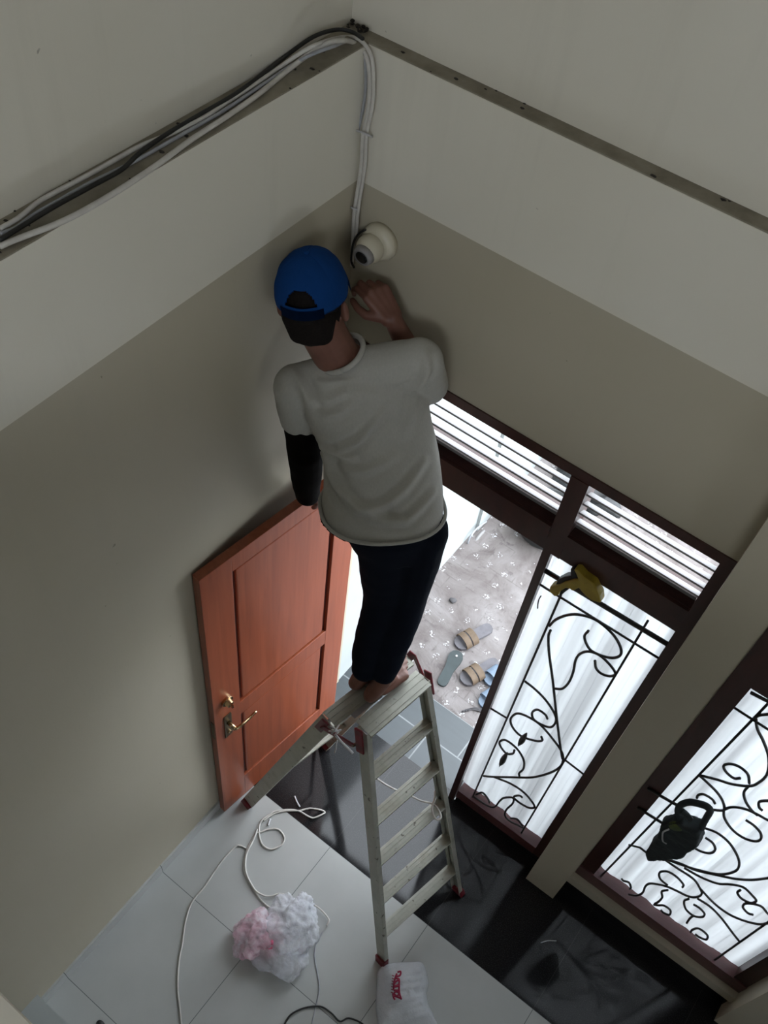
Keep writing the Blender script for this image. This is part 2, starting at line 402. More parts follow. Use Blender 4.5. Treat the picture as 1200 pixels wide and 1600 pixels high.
box(bm, -T, 0.03, 0, Y1, -0.1, 2.695); box(bm, -T, 4.2, 0, Y1, 2.695, 3.66)          # beside and above the openings
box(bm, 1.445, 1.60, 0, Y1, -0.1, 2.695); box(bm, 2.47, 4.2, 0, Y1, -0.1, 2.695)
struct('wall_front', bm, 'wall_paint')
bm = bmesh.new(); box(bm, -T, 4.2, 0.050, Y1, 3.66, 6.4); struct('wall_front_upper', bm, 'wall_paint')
bm = bmesh.new(); box(bm, 1.427, 1.585, -0.11, 0.0, 0, 3.66); struct('wall_front_pillar', bm, 'wall_paint', bevel=0.003)
bm = bmesh.new(); box(bm, 2.47, 4.2, -0.11, 0.0, 0, 3.66); struct('wall_front_return', bm, 'wall_paint', bevel=0.003)
bm = bmesh.new(); box(bm, 4.2, 4.36, -5.2, -2.4, -0.1, 6.4); box(bm, 4.2, 4.36, -1.5, Y1, -0.1, 6.4); box(bm, 4.2, 4.36, -2.4, -1.5, -0.1, 1.15); box(bm, 4.2, 4.36, -2.4, -1.5, 2.1, 6.4); struct('wall_right', bm, 'wall_paint')
bm = bmesh.new()
for b_ in ((-2.4, -2.34, 1.15, 2.1), (-1.56, -1.5, 1.15, 2.1)): box(bm, 4.24, 4.30, b_[0], b_[1], b_[2], b_[3])
box(bm, 4.24, 4.30, -2.34, -1.56, 1.15, 1.21); box(bm, 4.24, 4.30, -2.34, -1.56, 2.04, 2.1)
struct('added_side_window', bm, 'frame_wood')  # unseen side window, added to let more daylight onto the left wall
bm = bmesh.new()
for b_ in ((1.9, 1.96), (2.62, 2.68), (3.34, 3.4)): box(bm, b_[0], b_[1], -5.30, -5.24, 4.8, 5.8)
box(bm, 1.96, 3.34, -5.30, -5.24, 4.8, 4.86); box(bm, 1.96, 3.34, -5.30, -5.24, 5.74, 5.8)
struct('added_back_window', bm, 'frame_wood')  # unseen back window, added so sky light enters from above
bm = bmesh.new()
box(bm, -T, 4.36, -5.36, -5.2, -0.1, 4.8); box(bm, -T, 1.9, -5.36, -5.2, 4.8, 6.4); box(bm, 3.4, 4.36, -5.36, -5.2, 4.8, 6.4); box(bm, 1.9, 3.4, -5.36, -5.2, 5.8, 6.4)
struct('wall_back', bm, 'wall_paint')
bm = bmesh.new(); box(bm, -T, 4.36, -5.36, Y1, 6.4, 6.5); struct('ceiling', bm, 'louver_paint')
# upper floor gallery the photo is taken from: slab with a painted parapet
bm = bmesh.new(); box(bm, 0.0, 4.2, -5.2, -2.12, 3.25, 3.42); struct('floor_gallery', bm, 'white_render')
bm = bmesh.new(); box(bm, 0.0, 4.2, -2.12, -2.002, 3.25, 3.72); struct('trim_3', bm, 'wall_paint', bevel=0.004)
bm = bmesh.new(); box(bm, 0.0, 1.2, -2.3, -1.925, 0, 0.16); struct('trim_4', bm, 'white_render', bevel=0.004)

# ledges where the upper wall steps back
def ledge(name, x0, x1, y0, y1, nspots):
    bm = bmesh.new(); nx = 2
    box(bm, x0, x1, y0, y1, 3.6605, 3.664)
    o = struct(name, bm, 'cement')
    bm = bmesh.new()
    for _ in range(nspots):
        x = random.uniform(x0, x1); y = random.uniform(y0, y1)
        if x1-x0 > y1-y0: x = x0+(x1-x0)*random.random()
        r = random.uniform(0.0015, 0.0045)
        vs = sphere(bm, (x, y, 3.665), (r*1.8, r, r*0.5), 8, 5)
        for v in vs: v.co += Vector((random.uniform(-1, 1), random.uniform(-1, 1), 0))*r*0.4
    finish('mould_spots', bm, 'mould', o)
ledge('trim_1', -0.095, 4.2, 0.0005, 0.052, 46)
ledge('trim_2', -0.097, -0.0005, -5.2, 0.0, 40)
# tiled skirting along the left wall
bm = bmesh.new(); box(bm, 0, 0.010, -1.925, -0.02, 0, 0.085); struct('baseboard_left', bm, 'floor_tile', bevel=0.002)

# mouldy corner clump
bm = bmesh.new()
for _ in range(16):
    r = random.uniform(0.002, 0.005)
    sphere(bm, (random.uniform(-0.09, -0.03), random.uniform(0.0, 0.045), 3.668+random.uniform(0, 0.006)), (r*1.5, r*1.5, r), 8, 5)
tag(finish('debris', bm, 'mould'), 'dark crumbly dirt gathered in the corner of the two wall ledges', 'dirt', kind='stuff')

# ------------------------------------------------------------ window_1: frame with vents over doorway and side light
W1 = thing('window_1', None, None, kind='structure')
FD0, FD1 = -0.006, 0.09
def frame_bars(parent, bars, mat='frame_wood', name='frame'):
    bm = bmesh.new()
    for b in bars: box(bm, *b)
    return finish(name, bm, mat, parent, bevel=0.004)
frame_bars(W1, [(0.03, 0.084, FD0, 0.045, 0, 2.695), (0.885, 0.948, FD0-0.003, FD1, 2.262, 2.655), (0.885, 0.916, FD0-0.003, 0.022, 0.0, 2.262), (0.885, 0.905, 0.066, FD1, 0.0, 2.262), (1.388, 1.446, FD0, FD1, 0.06, 2.695),
                (0.084, 1.388, FD0, FD1, 2.655, 2.695), (0.084, 0.885, FD0, FD1, 2.262, 2.405), (0.948, 1.388, FD0, FD1, 2.262, 2.405)])
frame_bars(W1, [(0.084, 0.885, FD0-0.012, FD0, 2.335, 2.40), (0.948, 1.388, FD0-0.012, FD0, 2.335, 2.40)], name='moulding')
frame_bars(W1, [(0.922, 1.388, -0.012, FD1, 0.07, 0.15)], 'sill_wood', 'sill')
frame_bars(W1, [(0.922, 1.43, -0.004, FD1, -0.01, 0.07)], 'black_granite', 'curb')
def vent(x0, x1, parent):
    for k in range(5):
        z = 2.443+k*0.047
        bm = bmesh.new(); a = radians(33); L = 0.048
        obox(bm, ((x0+x1)/2, 0.012, z+0.008), ((x0+x1)/2, 0.012+L*cos(a), z+0.008-L*sin(a)), (1, 0, 0), x1-x0+0.004, 0.006)
        finish('louver', bm, 'louver_paint', parent, bevel=0.0015)
    bm = bmesh.new(); box(bm, x0, x1, 0.03, 0.034, 2.405, 2.418); finish('louver_stop', bm, 'louver_paint', parent)
vent(0.086, 0.883, W1); vent(0.95, 1.386, W1)
bm = bmesh.new(); box(bm, 0.92, 1.39, 0.070, 0.074, 0.15, 2.262); finish('pane', bm, 'window_glass', W1)

def grille(name, parent, bars, thick, flats):
    bm = bmesh.new()
    for p in bars: tube(bm, p, 0.0054, 6, 6)
    for p in thick: tube(bm, p, 0.0048, 6, 0)
    for p0, p1, wd in flats: obox(bm, p0, p1, (0, 0, 1), wd, 0.006)
    return finish(name, bm, 'wrought_iron', parent, smooth=True)
GY = 0.008
grille('iron_grille', W1, [
 [(1.006,0.008,1.861),(1.018,0.008,1.92),(1.053,0.008,1.991),(1.095,0.008,2.033),(1.15,0.008,2.055),(1.215,0.008,2.039),(1.257,0.008,2.003),(1.275,0.008,1.961),(1.262,0.008,1.919),(1.227,0.008,1.889),(1.181,0.008,1.876),(1.152,0.008,1.898),(1.135,0.008,1.933),(1.139,0.008,1.973)],
 [(1.125,0.008,1.507),(1.15,0.008,1.539),(1.161,0.008,1.607),(1.157,0.008,1.69),(1.146,0.008,1.761),(1.149,0.008,1.815),(1.172,0.008,1.861),(1.212,0.008,1.88),(1.261,0.008,1.865),(1.292,0.008,1.837),(1.281,0.008,1.803),(1.25,0.008,1.785),(1.224,0.008,1.796),(1.208,0.008,1.834)],
 [(1.016,0.008,1.841),(1.019,0.008,1.796),(1.048,0.008,1.697),(1.102,0.008,1.552),(1.166,0.008,1.369),(1.21,0.008,1.246),(1.268,0.008,1.09),(1.283,0.008,1.055)],
 [(1.004,0.008,1.421),(1.052,0.008,1.415),(1.109,0.008,1.392),(1.163,0.008,1.345),(1.186,0.008,1.296),(1.179,0.008,1.227),(1.138,0.008,1.199),(1.101,0.008,1.2),(1.085,0.008,1.241),(1.1,0.008,1.286),(1.136,0.008,1.289),(1.152,0.008,1.269)],
 [(1.287,0.008,1.061),(1.264,0.008,1.106),(1.216,0.008,1.147),(1.14,0.008,1.191),(1.077,0.008,1.188),(1.03,0.008,1.157),(1.014,0.008,1.083),(1.038,0.008,1.028),(1.087,0.008,1.008),(1.145,0.008,1.045),(1.173,0.008,1.085),(1.163,0.008,1.111)],
 [(1.287,0.008,1.061),(1.291,0.008,0.986),(1.266,0.008,0.875),(1.21,0.008,0.738),(1.133,0.008,0.618),(1.051,0.008,0.495),(1.007,0.008,0.435)],
 [(1.051,0.008,0.495),(1.137,0.008,0.546),(1.208,0.008,0.553),(1.264,0.008,0.521),(1.284,0.008,0.487),(1.259,0.008,0.443),(1.201,0.008,0.43),(1.178,0.008,0.449),(1.198,0.008,0.495),(1.216,0.008,0.497)],
 [(1.157,0.008,0.668),(1.15,0.008,0.696),(1.158,0.008,0.759),(1.141,0.008,0.831),(1.095,0.008,0.882),(1.035,0.008,0.89),(1.011,0.008,0.843),(1.025,0.008,0.805),(1.06,0.008,0.783),(1.086,0.008,0.821),(1.086,0.008,0.858)],
 [(1.009,0.008,0.2),(1.035,0.008,0.265),(1.072,0.008,0.245),(1.087,0.008,0.217)],
 [(1.004,0.008,0.161),(1.081,0.008,0.171),(1.118,0.008,0.212),(1.128,0.008,0.309),(1.14,0.008,0.371),(1.176,0.008,0.431),(1.188,0.008,0.38),(1.175,0.008,0.271),(1.185,0.008,0.199),(1.22,0.008,0.184),(1.266,0.008,0.205),(1.289,0.008,0.215)],
 [(1.213,0.008,0.217),(1.242,0.008,0.254),(1.28,0.008,0.229)]],
 [[(0.999,0.008,2.098),(0.999,0.008,0.078)], [(1.296,0.008,2.213),(1.292,0.008,0.095)], [(0.914,0.008,1.056),(1.001,0.008,1.069)],
  [(1.287,0.008,1.061),(1.393,0.008,1.05)], [(0.893,0.008,2.051),(1.397,0.008,2.065)]],
 [(*[(0.899,0.004,2.145),(1.411,0.004,2.167)], 0.022)])
# two forged leaves on the scrolls
for pts in ([(1.102,0.006,1.066),(1.093,0.006,0.918)], [(1.062,0.006,0.802),(1.056,0.006,0.632)]):
    bm = bmesh.new(); a, b = Vector(pts[0]), Vector(pts[1]); mdl = (a+b)/2
    tube(bm, [a, a*0.6+b*0.4, a*0.3+b*0.7, b], lambda t: 0.002+0.012*sin(pi*min(1, t*1.05))**0.8, 8, 5)
    finish('leaf', bm, 'wrought_iron', W1, smooth=True)
bm = bmesh.new(); tube(bm, [(0.932,0.02,1.978),(0.93,0.02,1.95),(0.933,0.02,1.921),(0.938,0.02,1.898)], 0.0025, 6, 4); finish('latch_hook', bm, 'wrought_iron', W1, smooth=True)

def curtain(name, x0, x1, z0, z1, y, label, seed):
    random.seed(seed); bm = bmesh.new(); nx, nz = 260, 60; ph = random.random()*6; grid = []
    for j in range(nz+1):
        t = j/nz; z = z0+(z1-z0)*t; row = []
        for i in range(nx+1):
            s = i/nx; x = x0+(x1-x0)*s
            wv = (x1-x0)/0.46; a_ = s*24*wv+ph+0.9*sin(s*7*wv+ph)+0.3*sin(t*3+s*5)
            f = (abs(sin(a_))**0.55*(1 if sin(a_) > 0 else -1))*0.6+0.4*sin(s*13*wv+1.7*ph)+0.12*sin(s*83*wv)
            amp = 0.019*(0.8+0.3*sin(t*2.2+s*4))*min(1, 0.25+t*9)
            dy = f*amp; dz = 0
            if t > 0.955:      # crumpled heading above the rod
                k = (t-0.955)/0.045; dy += 0.006*noise.noise(Vector((x*55, z*60, seed)))*k*2; dz = 0.012*noise.noise(Vector((x*30, 3, seed)))*k
            
            row.append(bm.verts.new((x, y+dy, z+dz)))
        grid.append(row)
    for j in range(nz):
        for i in range(nx): bm.faces.new((grid[j][i], grid[j][i+1], grid[j+1][i+1], grid[j+1][i]))
    o = finish(name, bm, 'sheer_curtain', None, smooth=True)
    return tag(o, label, 'curtain')
curtain('curtain', 0.904, 1.386, 0.156, 2.25, 0.045, 'white sheer pleated curtain behind the narrow grille beside the doorway', 3)

# ------------------------------------------------------------ window_2
def XV(k):
    a, b = (((1.709,0.008,0.555), (1.743,0.008,2.214)), ((2.298,0.008,0.581), (2.29,0.008,1.279)))[k]
    a, b = Vector(a), Vector(b); d = (b-a)/(b.z-a.z); return [a+d*(0.30-a.z), a+d*(2.22-a.z)]
W2 = thing('window_2', None, None, kind='structure')
frame_bars(W2, [(1.60, 1.672, FD0, FD1, 0.22, 2.695), (2.40, 2.47, FD0, FD1, 0.22, 2.695), (1.672, 2.40, FD0, FD1, 2.62, 2.695), (1.672, 2.40, FD0, FD1, 2.22, 2.36)])
frame_bars(W2, [(1.60, 2.47, -0.012, FD1, 0.20, 0.30)], 'sill_wood', 'sill')
bm = bmesh.new(); box(bm, 1.585, 2.47, -0.045, FD1, 0.13, 0.20); finish('ledge', bm, 'wall_paint', W2, bevel=0.003)
frame_bars(W2, [(1.585, 2.47, -0.025, FD1, -0.01, 0.13)], 'black_granite', 'curb')
bm = bmesh.new(); box(bm, 1.67, 2.402, 0.070, 0.074, 0.30, 2.22); finish('pane', bm, 'window_glass', W2)
vent(1.674, 2.398, W2)
grille('iron_grille', W2, [
 [(1.746,0.008,2.073),(1.773,0.008,2.026),(1.809,0.008,1.989),(1.857,0.008,1.924),(1.891,0.008,1.832),(1.891,0.008,1.75),(1.877,0.008,1.702),(1.833,0.008,1.65),(1.787,0.008,1.619),(1.73,0.008,1.574)],
 [(1.773,0.008,2.147),(1.764,0.008,2.132),(1.747,0.008,2.102),(1.74,0.008,2.072)],
 [(1.872,0.008,1.72),(1.847,0.008,1.764),(1.811,0.008,1.774),(1.782,0.008,1.756),(1.771,0.008,1.722),(1.792,0.008,1.696),(1.824,0.008,1.691),(1.839,0.008,1.715)],
 [(1.73,0.008,1.574),(1.772,0.008,1.561),(1.817,0.008,1.543),(1.853,0.008,1.511),(1.875,0.008,1.464),(1.85,0.008,1.421)],
 [(1.877,0.008,1.702),(1.881,0.008,1.648),(1.908,0.008,1.602),(1.945,0.008,1.574),(1.969,0.008,1.569)],
 [(1.967,0.008,1.705),(1.956,0.008,1.692),(1.939,0.008,1.655),(1.952,0.008,1.622),(1.967,0.008,1.615)],
 [(1.875,0.008,1.464),(1.888,0.008,1.515),(1.923,0.008,1.556),(1.967,0.008,1.574),(2.004,0.008,1.582),(2.039,0.008,1.607)],
 [(1.875,0.008,1.464),(1.898,0.008,1.417),(1.944,0.008,1.379),(1.992,0.008,1.374),(2.027,0.008,1.399),(2.037,0.008,1.437),(2.02,0.008,1.476),(1.986,0.008,1.494),(1.953,0.008,1.494)],
 [(1.779,0.008,1.425),(1.775,0.008,1.447),(1.787,0.008,1.476),(1.819,0.008,1.482),(1.838,0.008,1.467)],
 [(1.867,0.008,1.26),(1.918,0.008,1.29),(1.979,0.008,1.276),(2.038,0.008,1.217),(2.064,0.008,1.154),(2.062,0.008,1.092),(2.036,0.008,1.015),(1.979,0.008,0.947),(1.915,0.008,0.89),(1.839,0.008,0.836),(1.792,0.008,0.793),(1.747,0.008,0.792)],
 [(1.891,0.008,1.078),(1.925,0.008,1.087),(1.954,0.008,1.119),(1.957,0.008,1.169),(1.933,0.008,1.202),(1.9,0.008,1.204)],
 [(1.839,0.008,0.836),(1.908,0.008,0.839),(1.984,0.008,0.845),(2.028,0.008,0.809),(2.05,0.008,0.776),(2.048,0.008,0.724),(2.025,0.008,0.68),(1.976,0.008,0.655),(1.931,0.008,0.628),(1.881,0.008,0.561),(1.873,0.008,0.503),(1.884,0.008,0.428),(1.874,0.008,0.361),(1.848,0.008,0.319)],
 [(1.851,0.008,0.852),(1.913,0.008,0.897),(1.964,0.008,0.922),(2.034,0.008,0.999),(2.089,0.008,1.065),(2.13,0.008,1.138),(2.16,0.008,1.225),(2.178,0.008,1.295)],
 [(1.928,0.008,0.879),(1.998,0.008,0.899),(2.058,0.008,0.938),(2.092,0.008,0.998),(2.131,0.008,1.043),(2.176,0.008,1.03),(2.202,0.008,1.011),(2.195,0.008,0.968),(2.16,0.008,0.954),(2.134,0.008,0.975),(2.133,0.008,1.009)],
 [(2.028,0.008,0.809),(2.108,0.008,0.771),(2.178,0.008,0.767),(2.233,0.008,0.798),(2.278,0.008,0.85),(2.297,0.008,0.911),(2.302,0.008,0.979)],
 [(1.934,0.008,0.646),(1.894,0.008,0.656),(1.874,0.008,0.706),(1.893,0.008,0.758),(1.935,0.008,0.767),(1.974,0.008,0.745),(1.98,0.008,0.718)],
 [(2.052,0.008,0.714),(2.11,0.008,0.721),(2.172,0.008,0.696),(2.247,0.008,0.642),(2.294,0.008,0.61)],
 [(2.032,0.008,0.661),(2.027,0.008,0.615),(2.057,0.008,0.557),(2.097,0.008,0.548),(2.123,0.008,0.586),(2.12,0.008,0.63),(2.09,0.008,0.648),(2.061,0.008,0.643)],
 [(2.097,0.008,0.548),(2.097,0.008,0.501),(2.104,0.008,0.444)],
 [(2.302,0.008,0.979),(2.268,0.008,0.978),(2.231,0.008,0.997),(2.202,0.008,0.97),(2.185,0.008,0.933),(2.192,0.008,0.896),(2.22,0.008,0.879),(2.238,0.008,0.894)],
 [(1.948,0.008,0.608),(1.936,0.008,0.56),(1.955,0.008,0.511),(1.958,0.008,0.448),(1.954,0.008,0.407)],
 [(1.954,0.008,0.393),(1.969,0.008,0.418),(1.986,0.008,0.451),(2.018,0.008,0.451),(2.03,0.008,0.405),(2.009,0.008,0.385),(1.992,0.008,0.392)],
 [(2.145,0.008,0.386),(2.141,0.008,0.421),(2.154,0.008,0.472),(2.196,0.008,0.468),(2.209,0.008,0.422),(2.182,0.008,0.399),(2.163,0.008,0.4)],
 [(1.778,0.008,0.414),(1.79,0.008,0.409),(1.812,0.008,0.429),(1.832,0.008,0.399),(1.834,0.008,0.376)]],
 [[(1.743,0.008,2.214),(1.709,0.008,0.555)], [(2.298,0.008,0.581),(2.29,0.008,1.279)], [(1.706,0.008,0.751),(1.747,0.008,0.792)], XV(0), XV(1), [(1.672, 0.008, 2.06), (2.40, 0.008, 2.06)]],
 [(*[(1.68,0.004,2.187),(1.857,0.004,2.216)], 0.012), (*[(1.618,-0.012,1.302),(1.761,-0.012,1.331)], 0.014), (*[(1.634,-0.012,1.121),(1.775,-0.012,1.139)], 0.014)])
curtain('curtain', 1.672, 2.40, 0.305, 2.21, 0.045, 'white sheer curtain behind the wide grille in the right corner', 8)

# ------------------------------------------------------------ door leaf, folded back against the left wall
D = thing('door_1', None, None, kind='structure', loc=(0, 0, 0))
H = Vector((0.136, -0.03, 0)); dd = Vector((-0.093, -0.762, 0)).normalized(); dn = Vector((0.762, -0.093, 0)).normalized()
def dbox(bm, s0, s1, z0, z1, n0, n1):
    vs = box(bm, s0, s1, n0, n1, z0, z1)
    for v in vs:
        s, n, z = v.co; v.co = H+dd*s+dn*n+Vector((0, 0, z))
DW, DHH = 0.768, 2.15
bm = bmesh.new()
for a in ((0, 0.118, 0.012, DHH), (0.628, DW, 0.012, DHH), (0.118, 0.628, 0.012, 0.245), (0.118, 0.628, 0.935, 1.05), (0.118, 0.628, 2.06, DHH)):
    dbox(bm, *a, -0.036, 0.0)
bmesh.ops.recalc_face_normals(bm, faces=bm.faces)
finish('door_stile_frame', bm, 'door_wood', D, bevel=0.002)
for z0, z1 in ((0.245, 0.935), (1.05, 2.06)):
    bm = bmesh.new(); dbox(bm, 0.118, 0.628, z0, z1, -0.026, -0.015); finish('panel_groove', bm, 'door_groove', D)
    bm = bmesh.new(); g = 0.020
    s0, s1, a0, a1 = 0.118+g, 0.628-g, z0+g*0.6, z1-g*0.6
    dbox(bm, s0, s1, a0, a1, -0.02, -0.005)
    bmesh.ops.recalc_face_normals(bm, faces=bm.faces)
    finish('door_panel', bm, 'door_wood', D, bevel=0.006)
def dp(s, z, n): return H+dd*s+dn*n+Vector((0, 0, z))
lock = bmesh.new(); cyl(lock, dp(0.700, 1.175, 0.0), dp(0.700, 1.175, 0.012), 0.028); cyl(lock, dp(0.70, 1.175, 0.012), dp(0.70, 1.175, 0.03), 0.019, 0.016)
obox(lock, dp(0.70, 1.163, 0.036), dp(0.70, 1.187, 0.036), dn, 0.014, 0.008); finish('deadbolt', lock, 'brass', D, smooth=False, bevel=0.001)
hb = bmesh.new(); dbox(hb, 0.682, 0.722, 0.84, 1.04, 0.0, 0.006); bmesh.ops.recalc_face_normals(hb, faces=hb.faces); finish('lock_plate', hb, 'dark_brass', D, bevel=0.002)
hb = bmesh.new(); cyl(hb, dp(0.702, 0.975, 0.004), dp(0.702, 0.975, 0.05), 0.010); tube(hb, [dp(0.702, 0.975, 0.05), dp(0.67, 0.977, 0.055), dp(0.62, 0.972, 0.052), dp(0.582, 0.975, 0.05)], lambda t: 0.008-0.002*t, 10, 4)
finish('door_handle', hb, 'brass', D, smooth=True)
hb = bmesh.new(); cyl(hb, dp(0.702, 0.885, 0.004), dp(0.702, 0.885, 0.012), 0.010); finish('keyhole', hb, 'brass', D)
hb = bmesh.new(); dbox(hb, DW, DW+0.003, 0.88, 1.03, -0.026, -0.008); finish('strike_face', hb, 'dark_brass', D)

# ------------------------------------------------------------ outside
bm = bmesh.new(); box(bm, -0.18, 0.025, 0.155, 1.55, -0.1, 2.3)
for v in bm.verts:
    pass
struct('wall_outside', bm, 'white_render')
bm = bmesh.new(); box(bm, -0.18, 0.045, 1.55, 7.0, -0.1, 2.3); struct('wall_outside_far', bm, 'white_render')
bm = bmesh.new(); tube(bm, [(0.05,1.643,-0.028),(0.05,1.514,0.032),(0.05,1.434,0.007),(0.05,1.45,-0.151),(0.05,1.469,-0.245)], 0.006, 6, 5); tag(finish('cable', bm, 'cable_grey', smooth=True), 'thin grey cable looping down the bright outside wall', 'cable')
bm = bmesh.new(); tube(bm, [(0.075,1.722,-0.109),(0.075,1.549,-0.038),(0.075,1.467,-0.062),(0.075,1.403,-0.119)], 0.011, 8, 4); tag(finish('pipe', bm, 'louver_paint', smooth=True), 'pale pipe lying at the foot of the bright outside wall', 'pipe')
bx = Vector((0.369,1.854,-0.04))
bm = bmesh.new(); loft(bm, [(bx+Vector((0, 0, z)), (r, 0, 0), (0, r, 0)) for z, r in ((0, 0.17), (0.02, 0.18), (0.12, 0.205), (0.14, 0.22), (0.15, 0.22), (0.15, 0.205), (0.04, 0.18))], 40)
tag(finish('basin', bm, 'basin_plastic', smooth=True), 'dark round basin on the paving, half hidden by the door head', 'basin')

def placed(o, p0, p1, z):
    """lay a piece modelled along +X (length 1 unit = metres) from p0 towards p1"""
    d = Vector(p1)-Vector(p0); o.location = (p0[0], p0[1], z); o.rotation_euler = (0, 0, math.atan2(d.y, d.x))
def sole_mesh(bm, L, wd, h, z0=0.0):
    prof = [(0, 0.0), (0.015, 0.4), (0.06, 0.62), (0.14, 0.72), (0.3, 0.70), (0.45, 0.66), (0.6, 0.80), (0.75, 0.98), (0.86, 0.98), (0.95, 0.72), (0.99, 0.4), (1.0, 0.0)]
    top = [(L*a, wd/2*b) for a, b in prof]+[(L*a, -wd/2*b*0.93) for a, b in prof[-2:0:-1]]
    A = [bm.verts.new((x, y, z0)) for x, y in top]; B = [bm.verts.new((x, y, z0+h)) for x, y in top]
    n = len(top); bm.faces.new(A[::-1]); bm.faces.new(B)
    for i in range(n): bm.faces.new((A[i], A[(i+1) % n], B[(i+1) % n], B[i]))
def arch(bm, x0, x1, wd, ht, th=0.006, seg=14):
    rows = []
    for i in range(seg+1):
        a = pi*i/seg; y = -cos(a)*wd/2; z = 0.012+sin(a)**0.8*ht
        rows.append([bm.verts.new((x, y*(1+o), z+o*0.03)) for x, o in ((x0, 0), (x1, 0), (x1, 0.12), (x0, 0.12))])
    for a, b in zip(rows, rows[1:]):
        for k in range(4): bm.faces.new((a[k], a[(k+1) % 4], b[(k+1) % 4], b[k]))
    bm.faces.new(rows[0]); bm.faces.new(rows[-1][::-1])
GROUND = -0.04
def sandal(name, p0, p1, label, sole, strap, two, group=None, L=0.26):
    t = thing(name, label, 'sandal', group)
    bm = bmesh.new(); sole_mesh(bm, L, 0.10, 0.022); finish('sole', bm, sole, t, bevel=0.004)
    bands = ((0.50, 0.66), (0.69, 0.84)) if two else ((0.55, 0.85),)
    for a, b in bands:
        bm = bmesh.new(); arch(bm, L*a, L*b, 0.098, 0.045); bmesh.ops.recalc_face_normals(bm, faces=bm.faces); finish('strap', bm, strap, t, smooth=False, bevel=0.0015)
    placed(t, p0, p1, GROUND); return t
sandal('sandal', (0.496,1.014,-0.02), (0.397,0.743,-0.02), 'tan double-strap sandal on the paving, farther one of the pair', 'grey_foam', 'tan_strap', True)
sandal('sandal', (0.65,0.845,-0.02), (0.556,0.587,-0.02), 'tan double-strap sandal on the paving, nearer one beside the blue slippers', 'grey_foam', 'tan_strap', True)
sandal('slipper', (0.744,0.933,-0.02), (0.671,0.672,-0.02), 'pale blue slipper poking out behind the window frame, touching the tan sandal', 'blue_foam', 'blue_foam', False)
sandal('slipper', (0.806,0.793,-0.02), (0.717,0.516,-0.02), 'pale blue slipper behind the window frame, nearest the grey porch tiles', 'blue_foam', 'blue_foam', False)
t = thing('flip_flop', 'worn slate grey flip-flop lying alone between the two tan sandals', 'sandal')
bm = bmesh.new(); sole_mesh(bm, 0.25, 0.088, 0.016); finish('sole', bm, 'slate_foam', t, bevel=0.004)
bm = bmesh.new(); cyl(bm, (0.212, 0, 0.014), (0.212, 0, 0.021), 0.006); finish('toe_post', bm, 'pale_trim', t)
placed(t, (0.483,0.507,-0.02), (0.441,0.757,-0.02), GROUND)
bm = bmesh.new()
vs = sphere(bm, (0.215,1.017,-0.03), (0.022, 0.017, 0.012), 12, 8)
for v in vs: v.co += Vector((1, 1, 0.5))*0.006*noise.noise(v.co*60)
tag(finish('stone', bm, 'pebble_dark', smooth=True), 'small dark stone alone on the paving near the bright wall', 'stone')
bm = bmesh.new(); bb = Vector((0.176,2.158,0.0))
def heap(c, r, sd):
    vs = bmesh.ops.create_icosphere(bm, subdivisions=4, radius=1.0)['verts']
    for v in vs:
        n = v.co.normalized(); k = 1+0.35*noise.noise(n*2+Vector((sd, 0, 0)))+0.15*noise.noise(n*6+Vector((sd, 3, 0)))
        v.co = Vector(c)+Vector((n.x*r[0], n.y*r[1], n.z*r[2]))*k
        if v.co.z < -0.038: v.co.z = -0.038
heap(bb+Vector((0.24, 0.16, 0)), (0.24, 0.17, 0.14), 2.0)
tag(finish('sack', bm, 'basin_plastic', smooth=True), 'dark crumpled sack outside, seen through the louvers above the doorway', 'sack')
bm = bmesh.new()
for k in range(3): tube(bm, [Vector(p)+Vector((0.01*k, 0.012*k, 0)) for p in [(0.666,0.453,-0.033),(0.694,0.496,-0.033),(0.75,0.522,-0.033),(0.795,0.538,-0.033)]], 0.005, 6, 4)
tag(finish('twig', bm, 'pebble_dark', smooth=True), 'dark bent twigs on the paving at the porch edge', 'twig', kind='stuff')

# ------------------------------------------------------------ ladder
LT = 1.65
FA, FB = Vector((0.672, -0.664, LT)), Vector((0.723, -0.346, LT))
GA, GB = Vector((1.094, -0.867, 0.0)), Vector((1.200, -0.374, 0.0))
RA, RB = Vector((0.556, -0.713, LT)), Vector((0.630, -0.318, LT))
SA, SB = Vector((0.098, -0.690, 0.0)), Vector((0.205, -0.195, 0.0))
LAD = thing('stepladder', 'dirty aluminium double-sided stepladder with red plastic feet standing before the doorway', 'ladder', loc=(0.646, -0.53, 0))
LI = Matrix.Translation((-0.646, 0.53, 0))
def lfin(name, bm, mat, **k):
    bmesh.ops.transform(bm, matrix=LI, verts=bm.verts); return finish(name, bm, mat, LAD, **k)
def rail(top, bot, across, rw=0.052):
    bm = bmesh.new(); a = Vector(across).normalized(); d = (bot-top).normalized(); s = d.cross(a).normalized()
    base = bot-d*0.03
    obox(bm, top+d*0.01, base, s, rw, 0.004)                       # web
    for k in (-1, 1): obox(bm, top+d*0.01+s*k*(rw/2-0.001)+a*0.010, base+s*k*(rw/2-0.001)+a*0.010, a, 0.022, 0.003)   # flanges
    lfin('rail', bm, 'dirty_aluminium')
    bm = bmesh.new(); obox(bm, base-d*0.02+a*0.004, bot, s, 0.060, 0.032)
    for v in bm.verts:
        if v.co.z < 0.0: v.co.z = 0.0
    lfin('foot', bm, 'red_plastic', bevel=0.004)
fa = (FB-FA); ra = (RB-RA)
rail(FA, GA, fa); rail(FB, GB, -fa); rail(RA, SA, ra, 0.064); rail(RB, SB, -ra, 0.064)
